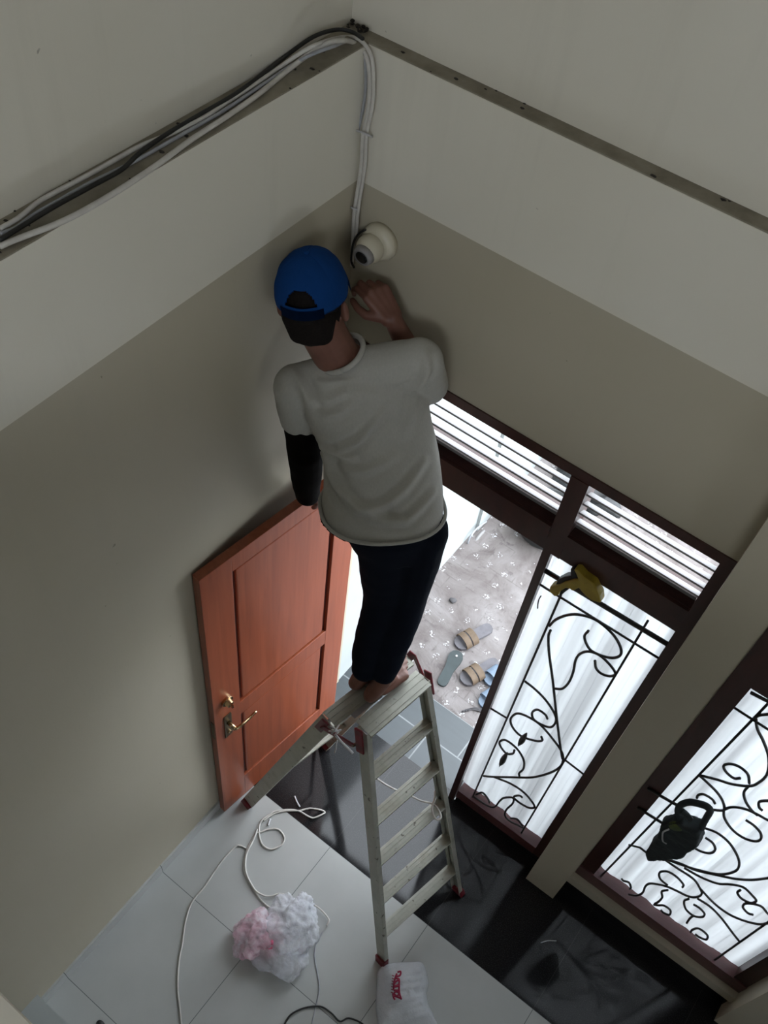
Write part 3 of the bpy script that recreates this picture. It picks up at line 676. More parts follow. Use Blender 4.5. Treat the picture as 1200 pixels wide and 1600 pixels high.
def step(tA, tB, bA, bB, z, dirx, wd):
    t = 1-z/LT; a = tA.lerp(bA, t); b = tB.lerp(bB, t); d = (b-a).normalized()
    s = Vector((-d.y, d.x, 0)).normalized(); bm = bmesh.new(); a = a+d*0.006; b = b-d*0.006
    up = Vector((0, 0, 1))
    obox(bm, a, b, s, wd, 0.004)
    for k in (-1, 1): obox(bm, a+s*k*(wd/2-0.0015)-up*0.006, b+s*k*(wd/2-0.0015)-up*0.006, up, 0.012, 0.003)
    for q in (-0.3, 0, 0.3): obox(bm, a+s*wd*q+up*0.003, b+s*wd*q+up*0.003, s, 0.004, 0.002)
    lfin('step', bm, 'dirty_aluminium')
for z in (1.375, 1.09, 0.81, 0.525, 0.25):
    step(FA, FB, GA, GB, z, 1, 0.056)
for z in (1.09, 0.525): step(RA, RB, SA, SB, z, 1, 0.03)
step(FA, FB, GA, GB, LT-0.006, 1, 0.082); step(RA, RB, SA, SB, LT-0.006, 1, 0.072)
# red hinge caps, spreader plates and their pins
for F, Rr, sg in ((FA, RA, -1), (FB, RB, 1)):
    o = Vector((0.02*sg*0.2, 0.016*sg, 0))
    dF = ((GA if sg < 0 else GB)-F).normalized(); dR = ((SA if sg < 0 else SB)-Rr).normalized()
    bm = bmesh.new(); obox(bm, F+o-dF*0.012, F+o+dF*0.12, Vector((1, 0, 0)), 0.034, 0.008); lfin('hinge_cap', bm, 'red_plastic', bevel=0.003)
    bm = bmesh.new(); obox(bm, Rr+o-dR*0.012, Rr+o+dR*0.10, Vector((1, 0, 0)), 0.034, 0.008); lfin('hinge_cap', bm, 'red_plastic', bevel=0.003)
    bm = bmesh.new(); obox(bm, Rr+o*1.7-Vector((0, 0, 0.02)), F+o*1.7-Vector((0, 0, 0.11)), Vector((0, 0, 1)), 0.026, 0.006)
    lfin('hinge_plate', bm, 'red_plastic', bevel=0.002)
    bm = bmesh.new(); cyl(bm, F+o*2.2-Vector((0, 0, 0.10)), F+o*1.2-Vector((0, 0, 0.10)), 0.006); lfin('pin', bm, 'dark_brass')
bm = bmesh.new(); obox(bm, RA.lerp(RB, 0.16)+Vector((0.05, 0, 0.006)), RA.lerp(RB, 0.50)+Vector((0.05, 0, 0.006)), (1, 0, 0), 0.022, 0.003); lfin('link_strip', bm, 'louver_paint')

# wires around the ladder
def r_cable(name, pts, r, mat, label, sm=6, group=None, cat='cable'):
    bm = bmesh.new()
    for p in pts: tube(bm, p, r, 8, sm)
    return tag(finish(name, bm, mat, smooth=True), label, cat, group)
r_cable('cable', [[(0.695,-0.53,0.98),(0.742,-0.516,0.95),(0.795,-0.499,0.93),(0.849,-0.47,0.9),(0.892,-0.449,0.87),(0.932,-0.427,0.86),(0.965,-0.426,0.86),(1.0,-0.447,0.86),(0.997,-0.467,0.86),(0.975,-0.464,0.86),(0.948,-0.439,0.86),(0.935,-0.404,0.87),(0.919,-0.379,0.88)]], 0.0045, 'cable_white', 'white cable strung under the ladder steps and knotted at the third step')
r_cable('cable_offcut', [[(0.618,-0.753,1.68),(0.649,-0.754,1.66),(0.698,-0.75,1.63)]], 0.0055, 'pale_trim', 'thick white cable end slanting out of the red ladder hinge')
r_cable('wire_bundle', [[(0.582,-0.737,1.672),(0.602,-0.741,1.69),(0.617,-0.736,1.675),(0.612,-0.747,1.66)], [(0.604,-0.713,1.672),(0.609,-0.742,1.69),(0.602,-0.754,1.67)], [(0.59,-0.753,1.672),(0.607,-0.75,1.685),(0.62,-0.722,1.672)], [(0.632,-0.761,1.66),(0.636,-0.767,1.62),(0.64,-0.777,1.6)]], 0.003, 'pale_trim', 'tangle of short white wires caught on the ladder hinge', cat='wire')

# ------------------------------------------------------------ cables on the ledge and down the corner
r_cable('cable', [[(-0.022,-1.139,3.672),(-0.015,-1.099,3.672),(0.005,-1.004,3.672),(0.01,-0.899,3.672),(0.004,-0.767,3.672),(-0.011,-0.625,3.672),(-0.017,-0.516,3.672),(-0.027,-0.397,3.672),(-0.048,-0.258,3.672),(-0.029,-0.186,3.7),(0.002,-0.14,3.72),(-0.028,-0.02,3.659),(0.011,-0.02,3.637),(0.027,-0.02,3.575),(0.029,-0.02,3.496),(0.019,-0.02,3.426),(0.021,-0.02,3.349),(0.018,-0.02,3.276),(0.01,-0.02,3.176),(0.013,-0.02,3.064),(0.016,-0.02,2.982)]], 0.0062, 'cable_white', 'thick white cable nearest the ledge edge, bending down the wall corner')
r_cable('cable', [[(-0.063,-1.104,3.672),(-0.064,-1.056,3.672),(-0.076,-0.989,3.672),(-0.073,-0.89,3.672),(-0.072,-0.802,3.672),(-0.071,-0.719,3.672),(-0.057,-0.637,3.672),(-0.051,-0.542,3.672),(-0.056,-0.473,3.672),(-0.063,-0.355,3.672),(-0.072,-0.253,3.672),(-0.045,-0.214,3.7),(-0.018,-0.176,3.72),(-0.064,-0.02,3.661),(-0.014,-0.02,3.673),(0.024,-0.02,3.647),(0.038,-0.02,3.589),(0.041,-0.02,3.519),(0.03,-0.02,3.431),(0.033,-0.02,3.355),(0.03,-0.02,3.282),(0.023,-0.02,3.194),(0.023,-0.02,3.093)]], 0.0052, 'cable_white', 'off-white cable running along the back of the ledge and down the corner')
r_cable('cable', [[(-0.054,-1.112,3.67),(-0.046,-1.08,3.67),(-0.053,-1.026,3.67),(-0.053,-0.96,3.67),(-0.052,-0.883,3.67),(-0.047,-0.826,3.67),(-0.042,-0.768,3.67),(-0.041,-0.634,3.67),(-0.041,-0.49,3.67),(-0.051,-0.347,3.67),(-0.058,-0.247,3.67),(-0.023,-0.206,3.7),(0.013,-0.167,3.72),(-0.049,-0.012,3.653),(-0.007,-0.012,3.64),(0.008,-0.012,3.573),(0.007,-0.012,3.501),(-0.005,-0.012,3.412),(-0.005,-0.012,3.334),(-0.005,-0.012,3.261),(-0.011,-0.012,3.161),(-0.009,-0.012,3.036)]], 0.0042, 'cable_grey', 'thin grey cable between the white cables on the ledge')
r_cable('cable', [[(-0.03,-1.131,3.678),(-0.033,-1.066,3.678),(-0.035,-0.983,3.678),(-0.032,-0.884,3.678),(-0.031,-0.814,3.678),(-0.048,-0.742,3.678),(-0.056,-0.657,3.678),(-0.058,-0.554,3.678),(-0.06,-0.425,3.678),(-0.077,-0.294,3.678),(-0.088,-0.211,3.678),(-0.072,-0.134,3.7),(-0.055,-0.067,3.7),(-0.021,-0.046,3.7),(0.019,-0.053,3.7)]], 0.005, 'cable_black', 'black cable lying along the ledge up to the wall corner')
for pts, lb in (([(-0.019,-0.005,3.416),(0.012,-0.034,3.439),(0.044,-0.036,3.444),(0.038,-0.005,3.42)], 'white cable clip high on the wall corner'),
                ([(-0.018,-0.005,3.172),(0.01,-0.034,3.195),(0.023,-0.036,3.198),(0.013,-0.005,3.176)], 'white cable clip low on the corner above the cap'),):
    bm = bmesh.new(); tube(bm, pts, 0.003, 6, 5)
    sphere(bm, pts[0], 0.005, 8, 6); tag(finish('cable_clip', bm, 'pale_trim', smooth=True), lb, 'cable clip')

# ------------------------------------------------------------ dome camera
CC = thing('security_camera', 'off-white dome security camera with black lens mounted on the wall in the corner', 'camera', loc=(0.102,0.0,3.112))
c0 = Vector((0.102,0.0,3.112))
def cfin(name, bm, mat, **k):
    bmesh.ops.transform(bm, matrix=Matrix.Translation(-c0), verts=bm.verts); return finish(name, bm, mat, CC, **k)
bm = bmesh.new(); loft(bm, [(c0+Vector((0, -y, 0)), (r, 0, 0), (0, 0, r)) for y, r in ((0, 0.058), (0.018, 0.058), (0.026, 0.054), (0.034, 0.046), (0.036, 0.040))], 40); cfin('base', bm, 'camera_plastic', smooth=True)
bc = c0+Vector((-0.004, -0.052, -0.004)); ldir = Vector((0.04, -0.99, -0.14)).normalized()
bm = bmesh.new(); sphere(bm, bc, 0.043, 28, 18); cfin('dome', bm, 'camera_plastic', smooth=True)
q = ldir.to_track_quat('Z', 'Y').to_matrix()
bm = bmesh.new(); loft(bm, [(bc+ldir*h, q @ Vector((r, 0, 0)), q @ Vector((0, r, 0))) for h, r in ((0.025, 0.034), (0.042, 0.030), (0.046, 0.026), (0.044, 0.0205), (0.036, 0.019))], 32); cfin('lens_ring', bm, 'louver_paint', smooth=True)
bm = bmesh.new(); loft(bm, [(bc+ldir*h, q @ Vector((r, 0, 0)), q @ Vector((0, r, 0))) for h, r in ((0.030, 0.0195), (0.0455, 0.0195), (0.0465, 0.016), (0.047, 0.006))], 28); cfin('lens', bm, 'lens_black', smooth=True)
r_cable('cable', [[(0.069,-0.012,3.133),(0.061,-0.03,3.143),(0.045,-0.035,3.126),(0.029,-0.035,3.093),(0.019,-0.03,3.05),(0.02,-0.03,3.007),(0.042,-0.045,3.004)]], 0.0035, 'cable_black', 'thin black lead looping from the dome camera')

# ------------------------------------------------------------ things on the floor
def f(pts): return pts
Z1 = 0.006
r_cable('cable', [
 [(0.54,-0.992,0.006),(0.513,-1.003,0.006),(0.463,-1.001,0.006),(0.415,-0.988,0.006),(0.361,-0.968,0.006),(0.323,-0.957,0.006),(0.298,-0.935,0.006),(0.274,-0.901,0.006),(0.255,-0.862,0.006),(0.246,-0.827,0.006),(0.236,-0.777,0.006),(0.251,-0.754,0.006),(0.27,-0.722,0.006),(0.302,-0.693,0.006),(0.332,-0.691,0.006),(0.362,-0.704,0.006),(0.373,-0.732,0.006),(0.363,-0.764,0.006),(0.342,-0.79,0.006),(0.305,-0.798,0.006),(0.27,-0.783,0.006),(0.241,-0.757,0.006),(0.221,-0.73,0.006),(0.216,-0.696,0.006),(0.228,-0.658,0.006),(0.239,-0.627,0.006),(0.288,-0.579,0.006),(0.33,-0.554,0.006),(0.38,-0.546,0.006),(0.409,-0.536,0.006),(0.428,-0.505,0.006),(0.437,-0.477,0.006),(0.409,-0.482,0.006),(0.363,-0.51,0.006),(0.329,-0.552,0.006),(0.276,-0.596,0.006),(0.246,-0.635,0.006),(0.232,-0.671,0.006),(0.223,-0.704,0.006)],
 [(0.227,-0.756,0.013),(0.241,-0.785,0.013),(0.253,-0.825,0.013),(0.268,-0.879,0.013),(0.296,-0.922,0.013),(0.331,-0.953,0.013),(0.383,-0.976,0.013),(0.429,-0.986,0.013),(0.476,-0.974,0.013),(0.5,-0.952,0.013),(0.516,-0.928,0.013),(0.545,-0.913,0.013),(0.573,-0.911,0.013),(0.583,-0.915,0.013)]], 0.0045, 'cable_white', 'twisted white cable looped on the pale tiles and over the black strip')
r_cable('cable', [[(0.249,-0.861,0.005),(0.217,-0.868,0.005),(0.2,-0.888,0.005),(0.197,-0.954,0.005),(0.2,-1.015,0.005),(0.214,-1.12,0.005),(0.217,-1.212,0.005),(0.254,-1.294,0.005),(0.311,-1.375,0.005),(0.348,-1.434,0.005),(0.418,-1.517,0.005),(0.49,-1.578,0.005),(0.56,-1.638,0.005)]], 0.0042, 'cable_white', 'long thin white cable curving toward the bottom edge, left of the bags')
r_cable('cable', [[(0.663,-0.877,0.02),(0.689,-0.864,0.02),(0.738,-0.863,0.02),(0.782,-0.875,0.02),(0.79,-0.903,0.02)]], 0.004, 'cable_white', 'short white cable end sticking out of the clear bag')
r_cable('cable', [[(0.79,-0.931,0.004),(0.8,-0.992,0.004),(0.83,-1.04,0.004),(0.884,-1.086,0.004),(0.934,-1.133,0.004),(0.965,-1.194,0.004),(0.999,-1.266,0.004),(1.021,-1.298,0.004)]], 0.003, 'cable_grey', 'thin grey wire on the tiles right of the clear bag')
r_cable('cable', [[(0.915,-1.372,0.006),(0.902,-1.339,0.006),(0.901,-1.293,0.006),(0.93,-1.238,0.006),(0.983,-1.188,0.006),(1.039,-1.178,0.006),(1.092,-1.181,0.006),(1.116,-1.146,0.006),(1.175,-1.127,0.006),(1.219,-1.138,0.006)]], 0.004, 'cable_black', 'black cable curling on the tiles at the bottom edge')
for a, lb in (([(0.263,-0.508,0.006),(0.292,-0.524,0.006),(0.32,-0.534,0.006)], 'white cable offcut on the black strip near the door foot'),
              ([(0.244,-0.674,0.006),(0.25,-0.692,0.006),(0.257,-0.708,0.006)], 'white cable offcut on the pale tile inside the cable loops'),
              ([(1.645,-0.325,0.005),(1.667,-0.296,0.005),(1.7,-0.271,0.005)], 'thin pale wire offcut on the black strip near the pillar')):
    bm = bmesh.new(); tube(bm, a, 0.0045 if 'white' in lb else 0.002, 8, 3); tag(finish('cable_offcut', bm, 'pale_trim', smooth=True), lb, 'cable piece', 'cable offcuts on the floor')
bm = bmesh.new(); sphere(bm, (0.264,-1.838,0.012), (0.022, 0.016, 0.012), 14, 8); tag(finish('cap_piece', bm, 'black_rubber', smooth=True), 'small black knob at the bottom edge near the left wall', 'knob')

def crumple(bm, c, r, seed, amp=0.35, sub=5):
    vs = bmesh.ops.create_icosphere(bm, subdivisions=sub, radius=1.0)['verts']
    for v in vs:
        n = v.co.normalized(); p = n*1.6+Vector((seed, 0, 0))
        k = 1+amp*(noise.noise(p*1.1)*0.7+abs(noise.noise(p*2.4))*-0.6+abs(noise.noise(p*4.5))*-0.30+abs(noise.noise(p*9))*-0.07+0.28)
        q_ = Vector((n.x*r[0], n.y*r[1], n.z*r[2]))*k
        v.co = Vector(c)+q_
        if v.co.z < 0.002: v.co.z = 0.002+random.random()*0.001
def bagpos(u): return u
CB = thing('plastic_bag', 'crumpled clear plastic bag with pink print lying on the cables', 'bag', loc=(0.629,-1.078,0.0))
b0 = Vector((0.629,-1.078,0.0))
def bfin(name, bm, mat, par, org, **k):
    bmesh.ops.transform(bm, matrix=Matrix.Translation(-Vector(org)), verts=bm.verts); return finish(name, bm, mat, par, **k)
bm = bmesh.new(); crumple(bm, (0.66,-1.022,0.06), (0.125, 0.13, 0.075), 3.1, 0.42)
crumple(bm, (0.674,-1.13,0.05), (0.15, 0.11, 0.055), 14.1, 0.42, 4)
crumple(bm, (0.647,-0.903,0.07), (0.04, 0.045, 0.04), 9.1, 0.7, 4); bfin('bag_body', bm, 'clear_bag', CB, b0, smooth=True)
bm = bmesh.new(); crumple(bm, (0.565,-1.139,0.06), (0.10, 0.115, 0.065), 5.3, 0.42); bfin('bag_printed_side', bm, 'pink_bag', CB, b0, smooth=True)
bm = bmesh.new(); crumple(bm, (0.641,-1.128,0.055), (0.040, 0.060, 0.05), 6.3, 0.5, 4); bfin('pink_wrapper', bm, 'pink_print', CB, b0, smooth=True)
# flatter bag at the ladder's foot
MBG = thing('plastic_bag', 'milky white plastic bag with red lettering at the ladder foot', 'bag', loc=(1.268,-0.924,0.0))
m0 = Vector((1.268,-0.924,0.0))
outline = [(1.123,-0.941,0.03),(1.102,-0.909,0.03),(1.107,-0.87,0.03),(1.152,-0.821,0.03),(1.205,-0.776,0.03),(1.242,-0.751,0.03),(1.28,-0.767,0.03),(1.321,-0.805,0.03),(1.34,-0.848,0.03),(1.381,-0.884,0.03),(1.426,-0.909,0.03),(1.48,-0.965,0.03),(1.278,-1.137,0.03),(1.237,-1.088,0.03),(1.183,-1.031,0.03)]
cx = sum(p[0] for p in outline)/len(outline); cy = sum(p[1] for p in outline)/len(outline)
bm = bmesh.new(); N = 26; loop = catmull([Vector(p) for p in outline]+[Vector(outline[0])], 5)[:-1]
for side in (1, 0):
    rings = []
    for j in range(N+1):
        t = j/N; ring = []
        for p in loop:
            x = cx+(p.x-cx)*t; y = cy+(p.y-cy)*t
            h = (1-t**2.6)**0.6*0.085
            nz = 0.020*noise.noise(Vector((x*9, y*9, 1)))+0.014*abs(noise.noise(Vector((x*26, y*14, 4))))+0.012*noise.noise(Vector((x*40-y*30, y*8, 7)))
            z = 0.004+(h+nz*(1-t**4) if side else 0.0)
            ring.append(bm.verts.new((x, y, max(0.003, z))))
        rings.append(ring)
    n = len(loop)
    for a, b in zip(rings[1:], rings[2:]):
        for k in range(n): bm.faces.new((a[k], a[(k+1) % n], b[(k+1) % n], b[k]))
    bm.faces.new(rings[1]); [bm.verts.remove(v) for v in rings[0]]
bmesh.ops.remove_doubles(bm, verts=bm.verts, dist=0.0004); bmesh.ops.recalc_face_normals(bm, faces=bm.faces)
bfin('bag_body', bm, 'milky_bag', MBG, m0, smooth=True)
# the red print: a slanted script line with a row of small letters beside it
bm = bmesh.new()
def pxl(u, v, z=0.098): return (u, v)
def stroke(pts, r=0.0042): tube(bm, pts, r, 6, 4)
for pts in ([(1.181,-0.878,0.105),(1.191,-0.867,0.105),(1.198,-0.882,0.105),(1.188,-0.897,0.105),(1.189,-0.909,0.105)], [(1.186,-0.905,0.105),(1.205,-0.897,0.105),(1.198,-0.916,0.105),(1.2,-0.928,0.105)],
            [(1.207,-0.899,0.105),(1.216,-0.916,0.105),(1.204,-0.935,0.105)], [(1.206,-0.937,0.105),(1.221,-0.922,0.105),(1.228,-0.937,0.105),(1.212,-0.949,0.105)], [(1.222,-0.948,0.105),(1.236,-0.943,0.105),(1.24,-0.958,0.105),(1.223,-0.96,0.105),(1.222,-0.948,0.105)],
            [(1.215,-0.91,0.105),(1.237,-0.94,0.105),(1.261,-0.958,0.105)], [(1.228,-0.967,0.105),(1.245,-0.96,0.105),(1.263,-0.956,0.105)], [(1.217,-0.962,0.105),(1.229,-0.973,0.105),(1.24,-0.977,0.105)], [(1.182,-0.884,0.105),(1.192,-0.917,0.105),(1.21,-0.947,0.105)]):
    stroke(pts)
for k in range(7):
    a, b = [(1.169,-0.903,0.1),(1.207,-0.962,0.1)]
    c = Vector(a).lerp(Vector(b), k/6)
    stroke([c, c+Vector((0.010, 0.003, 0.002))], 0.0018)
bfin('printed_lettering', bm, 'red_print', MBG, m0, smooth=True)

# ------------------------------------------------------------ hand tool on the grille and pouch on the second grille
def xz(pts): return [(p[0], p[2]) for p in pts]
TL = thing('hand_tool', 'yellow and black hand tool hooked over the top bars of the narrow grille', 'tool')
bm = bmesh.new(); prism_xz(bm, xz([(0.961,-0.015,2.132),(0.964,-0.015,2.107),(0.991,-0.015,2.098),(0.999,-0.015,2.113),(0.999,-0.015,2.137),(1.014,-0.015,2.177),(1.027,-0.015,2.185),(1.039,-0.015,2.183),(1.053,-0.015,2.216),(1.084,-0.015,2.2),(1.108,-0.015,2.197),(1.139,-0.015,2.21),(1.126,-0.015,2.243),(1.108,-0.015,2.266),(1.091,-0.015,2.285),(1.053,-0.015,2.288),(1.026,-0.015,2.302),(1.012,-0.015,2.29),(1.024,-0.015,2.278),(1.041,-0.015,2.254),(1.028,-0.015,2.242),(1.0,-0.015,2.195),(0.989,-0.015,2.17),(0.976,-0.015,2.153)]), -0.035, 0.0); finish('yellow_body', bm, 'yellow_plastic', TL, bevel=0.006)
bm = bmesh.new(); prism_xz(bm, xz([(1.0,-0.01,2.271),(1.009,-0.01,2.239),(0.99,-0.01,2.212),(0.975,-0.01,2.178),(0.975,-0.01,2.147),(0.988,-0.01,2.165),(0.999,-0.01,2.19),(1.027,-0.01,2.237),(1.038,-0.01,2.248),(1.022,-0.01,2.27),(1.009,-0.01,2.283)]), -0.026, 0.002); finish('black_grip', bm, 'black_rubber', TL, bevel=0.004)
bm = bmesh.new(); prism_xz(bm, xz([(0.999,-0.01,2.101),(0.998,-0.01,2.128),(1.014,-0.01,2.169),(1.024,-0.01,2.169),(1.014,-0.01,2.137),(1.006,-0.01,2.105)]), -0.022, 0.002); finish('black_grip', bm, 'black_rubber', TL, bevel=0.003)
PO = thing('tool_pouch', 'dark cloth pouch with looped strap hanging on the wide grille', 'pouch')
def tb(L): return L
bm = bmesh.new(); prism_xz(bm, xz([(1.731,-0.04,1.213),(1.747,-0.04,1.148),(1.762,-0.04,1.11),(1.759,-0.04,1.066),(1.754,-0.04,1.008),(1.764,-0.04,0.936),(1.791,-0.04,0.89),(1.824,-0.04,0.965),(1.858,-0.04,1.043),(1.877,-0.04,1.092),(1.877,-0.04,1.157),(1.888,-0.04,1.232),(1.875,-0.04,1.296),(1.851,-0.04,1.363),(1.811,-0.04,1.332),(1.781,-0.04,1.329),(1.754,-0.04,1.283),(1.745,-0.04,1.242)]), -0.075, -0.012)
bmesh.ops.triangulate(bm, faces=[f_ for f_ in bm.faces if len(f_.verts) > 4])
remesh('pouch_body', bm, 'pouch_cloth', PO, 0.006, 8, lambda p, n: 0.006*noise.noise(p*22)+0.003*noise.noise(p*55))
bm = bmesh.new(); tube(bm, [(1.777,-0.045,1.314),(1.752,-0.045,1.349),(1.744,-0.045,1.402),(1.758,-0.045,1.458),(1.784,-0.045,1.488),(1.811,-0.045,1.506),(1.832,-0.045,1.495),(1.839,-0.045,1.442),(1.846,-0.045,1.386),(1.853,-0.045,1.349)], lambda t: 0.0135, 10, 6)
finish('strap_loop', bm, 'pouch_cloth', PO, smooth=True)
bm = bmesh.new(); tube(bm, [(1.758,-0.055,1.39),(1.778,-0.055,1.386),(1.803,-0.055,1.371)], 0.012, 10, 6); finish('strap_stub', bm, 'pouch_cloth', PO, smooth=True)
bm = bmesh.new(); tube(bm, [(1.765,-0.078,1.25),(1.757,-0.078,1.205),(1.765,-0.078,1.171),(1.779,-0.078,1.139),(1.796,-0.078,1.138)], 0.0035, 8, 6); finish('pale_piping', bm, 'pale_trim', PO, smooth=True)
bm = bmesh.new(); sphere(bm, (1.781,-0.062,1.278), (0.024, 0.016, 0.042), 24, 14, Matrix.Rotation(0.5, 4, 'Y')); finish('green_patch', bm, 'pouch_green', PO, smooth=True)

# ------------------------------------------------------------ the person
PER = thing('person', 'man in grey t-shirt and blue cap standing barefoot on the ladder, reaching up', 'person', loc=(0.6, -0.47, 1.66))
PO0 = Vector((0.6, -0.47, 1.66)); PM = Matrix.Translation(-PO0)
def place(o):
    o.data.transform(PM); o.data.update(); return o
V = Vector
rx = V((0.68, 0.73, 0)).normalized()         # towards his right shoulder
HEADC = V((0.118, -0.336, 3.122))
NECK = V((0.215, -0.285, 2.90))
hf = V((-0.44, 0.89, 0.02)).normalized(); hu = V((-0.22, 0.10, 0.95)); hu = (hu-hf*hu.dot(hf)).normalized(); hr = hf.cross(hu)
HM = Matrix((hr, hf, hu)).transposed().to_4x4()   # local x right, y forward, z up
def hp(x, y, z): return HEADC+hr*x+hf*y+hu*z
body = bmesh.new()
# torso, pelvis
SHL, SHR = V((0.115, -0.395, 2.81)), V((0.392, -0.178, 2.935))
for a, b, ra_, rb_ in ((V((0.46, -0.34, 2.42)), V((0.36, -0.30, 2.58)), 0.09, 0.09), (V((0.36, -0.30, 2.58)), V((0.27, -0.29, 2.76)), 0.09, 0.085), (V((0.27, -0.29, 2.76)), NECK, 0.085, 0.058),
                   (SHL+V((0.03, 0.03, 0)), V((0.25, -0.285, 2.83)), 0.05, 0.06), (V((0.25, -0.285, 2.83)), SHR-V((0.03, 0.03, 0)), 0.06, 0.05)): capsule(body, a, b, ra_, rb_)
capsule(body, NECK-V((0.02, 0, 0.03)), hp(0.008, -0.035, -0.055), 0.068, 0.064)
# head with jaw, nose, ears, brow, lips
sphere(body, hp(0, -0.008, 0.03), (0.080, 0.098, 0.092), 24, 16, HM)
capsule(body, hp(0, 0.02, -0.03), hp(0, 0.05, -0.075), 0.062, 0.034)
capsule(body, hp(-0.035, 0.0, -0.045), hp(-0.015, 0.06, -0.08), 0.035, 0.022); capsule(body, hp(0.035, 0.0, -0.045), hp(0.015, 0.06, -0.08), 0.035, 0.022)
capsule(body, hp(0, 0.082, 0.015), hp(0, 0.104, -0.022), 0.008, 0.013)
for s in (-1, 1):
    capsule(body, hp(s*0.008, 0.098, -0.027), hp(s*0.014, 0.092, -0.027), 0.008, 0.007)
    capsule(body, hp(s*0.015, 0.080, 0.022), hp(s*0.045, 0.068, 0.022), 0.010, 0.008)
    capsule(body, hp(s*0.035, 0.068, -0.020), hp(s*0.052, 0.045, -0.018), 0.018, 0.016)
    sphere(body, hp(s*0.089, -0.020, -0.030), (0.012, 0.021, 0.034), 14, 10, HM @ Matrix.Rotation(s*0.35, 4, 'Z'))
capsule(body, hp(-0.02, 0.083, -0.052), hp(0.02, 0.083, -0.052), 0.007, 0.007); capsule(body, hp(-0.017, 0.080, -0.063), hp(0.017, 0.080, -0.063), 0.008, 0.008)
# arms
def hand(bm, w_, d, n, thumb, curl, spread=0.0, sc=1.0):
    d = d.normalized(); n = (n-d*n.dot(d)).normalized(); t = d.cross(n)*thumb
    offs = (0.030, 0.010, -0.010, -0.028); lens = ((0.042, 0.025, 0.021), (0.046, 0.029, 0.022), (0.042, 0.027, 0.021), (0.034, 0.021, 0.018))
    kn = [w_+d*(0.088-0.006*abs(k-1))*sc+t*o*sc for k, o in enumerate(offs)]
    for k, p in enumerate(kn): capsule(bm, w_+t*offs[k]*0.55*sc+d*0.006, p, 0.0155*sc, 0.0115*sc)
    for k, p in enumerate(kn):
        a = 0; q0 = p; r_ = 0.0095*sc
        for j, L in enumerate(lens[k]):
            a += curl[k][j]; dr = d*cos(a)+n*sin(a)+t*(0.12*(1.2-k*0.8)*spread); q1 = q0+dr.normalized()*L*sc
            capsule(bm, q0, q1, r_, r_*0.9, 10); q0 = q1; r_ *= 0.92
    a0 = w_+d*0.020*sc+t*0.022*sc; a1 = a0+(d*0.6+t*0.65+n*0.45).normalized()*0.042*sc; a2 = a1+(d*0.9+t*0.15+n*0.5).normalized()*0.030*sc; a3 = a2+(d*0.85-t*0.15+n*0.5).normalized()*0.025*sc
    chain(bm, [(a0, 0.016*sc), (a1, 0.0125*sc), (a2, 0.0105*sc), (a3, 0.009*sc)])
ELR = V((0.375, -0.055, 2.71)); WRR = V((0.232, -0.095, 2.948))
chain(body, [(SHR, 0.050), (SHR.lerp(ELR, 0.5), 0.047), (ELR, 0.040)])
chain(body, [(ELR, 0.040), (ELR.lerp(WRR, 0.35), 0.040), (WRR, 0.028)])
hand(body, WRR, V((-0.085, 0.0, 0.075)), V((-0.6, 0.3, -0.5)), 1, ((0.7, 0.9, 0.6), (0.8, 1.0, 0.6), (0.9, 1.1, 0.6), (1.0, 1.1, 0.6)), sc=1.15)
ELL = V((0.138, -0.372, 2.52)); WRL = V((0.125, -0.335, 2.262))
chain(body, [(SHL, 0.050), (SHL.lerp(ELL, 0.5), 0.047), (ELL, 0.040)])
chain(body, [(ELL, 0.040), (ELL.lerp(WRL, 0.35), 0.038), (WRL, 0.028)])
hand(body, WRL, V((-0.030, 0.060, -0.070)), V((-0.3, -0.3, -0.9)), -1, ((0.3, 0.5, 0.4), (0.3, 0.5, 0.4), (0.35, 0.5, 0.4), (0.4, 0.5, 0.4)))
# legs and feet
HIPL, HIPR = V((0.475, -0.375, 2.36)), V((0.555, -0.285, 2.36))
KNL, KNR = V((0.512, -0.375, 2.03)), V((0.575, -0.325, 2.04))
ANL, ANR = V((0.558, -0.515, 1.735)), V((0.632, -0.505, 1.735))
for hp_, kn_, an_ in ((HIPL, KNL, ANL), (HIPR, KNR, ANR)):
    chain(body, [(hp_, 0.078), (hp_.lerp(kn_, 0.5), 0.068), (kn_, 0.050)])
    chain(body, [(kn_, 0.050), (kn_.lerp(an_, 0.3), 0.050), (kn_.lerp(an_, 0.75), 0.036), (an_, 0.033)])
def foot(bm, an, heel, toe, side):
    """foot resting on the step; big toe on the inner side"""
    heel, toe = V(heel), V(toe); d = (toe-heel).normalized(); s = V((d.y, -d.x, 0))*side; L = (toe-heel).length; u = V((0, 0, 1))
    z0 = u*0.0
    capsule(bm, an, heel+d*0.035+u*0.030, 0.034, 0.030)
    capsule(bm, heel+d*0.028+u*0.028, heel+d*0.09+u*0.030, 0.028, 0.026)
    capsule(bm, an, heel+d*0.13+u*0.040, 0.032, 0.024)
    for k in (-1, 0, 1): capsule(bm, heel+d*0.08+s*k*0.014+u*0.024, heel+d*(L-0.055-0.006*k)+s*k*0.026+u*0.017, 0.022, 0.016)
    for k, (o, ln, r) in enumerate(((-0.036, 0.048, 0.0125), (-0.015, 0.047, 0.0095), (0.002, 0.040, 0.009), (0.018, 0.032, 0.0085), (0.033, 0.024, 0.008))):
        b = heel+d*(L-0.060-0.007*k)+s*o*0.95+u*0.015
        capsule(bm, b, b+d*ln*0.6+u*0.006, r, r*0.95, 10); capsule(bm, b+d*ln*0.6+u*0.006, b+d*(ln+0.006)-u*0.002, r*0.95, r*0.9, 10)
TZ = LT+0.004
foot(body, ANL, (0.545, -0.575, TZ), (0.590, -0.335, TZ), -1)
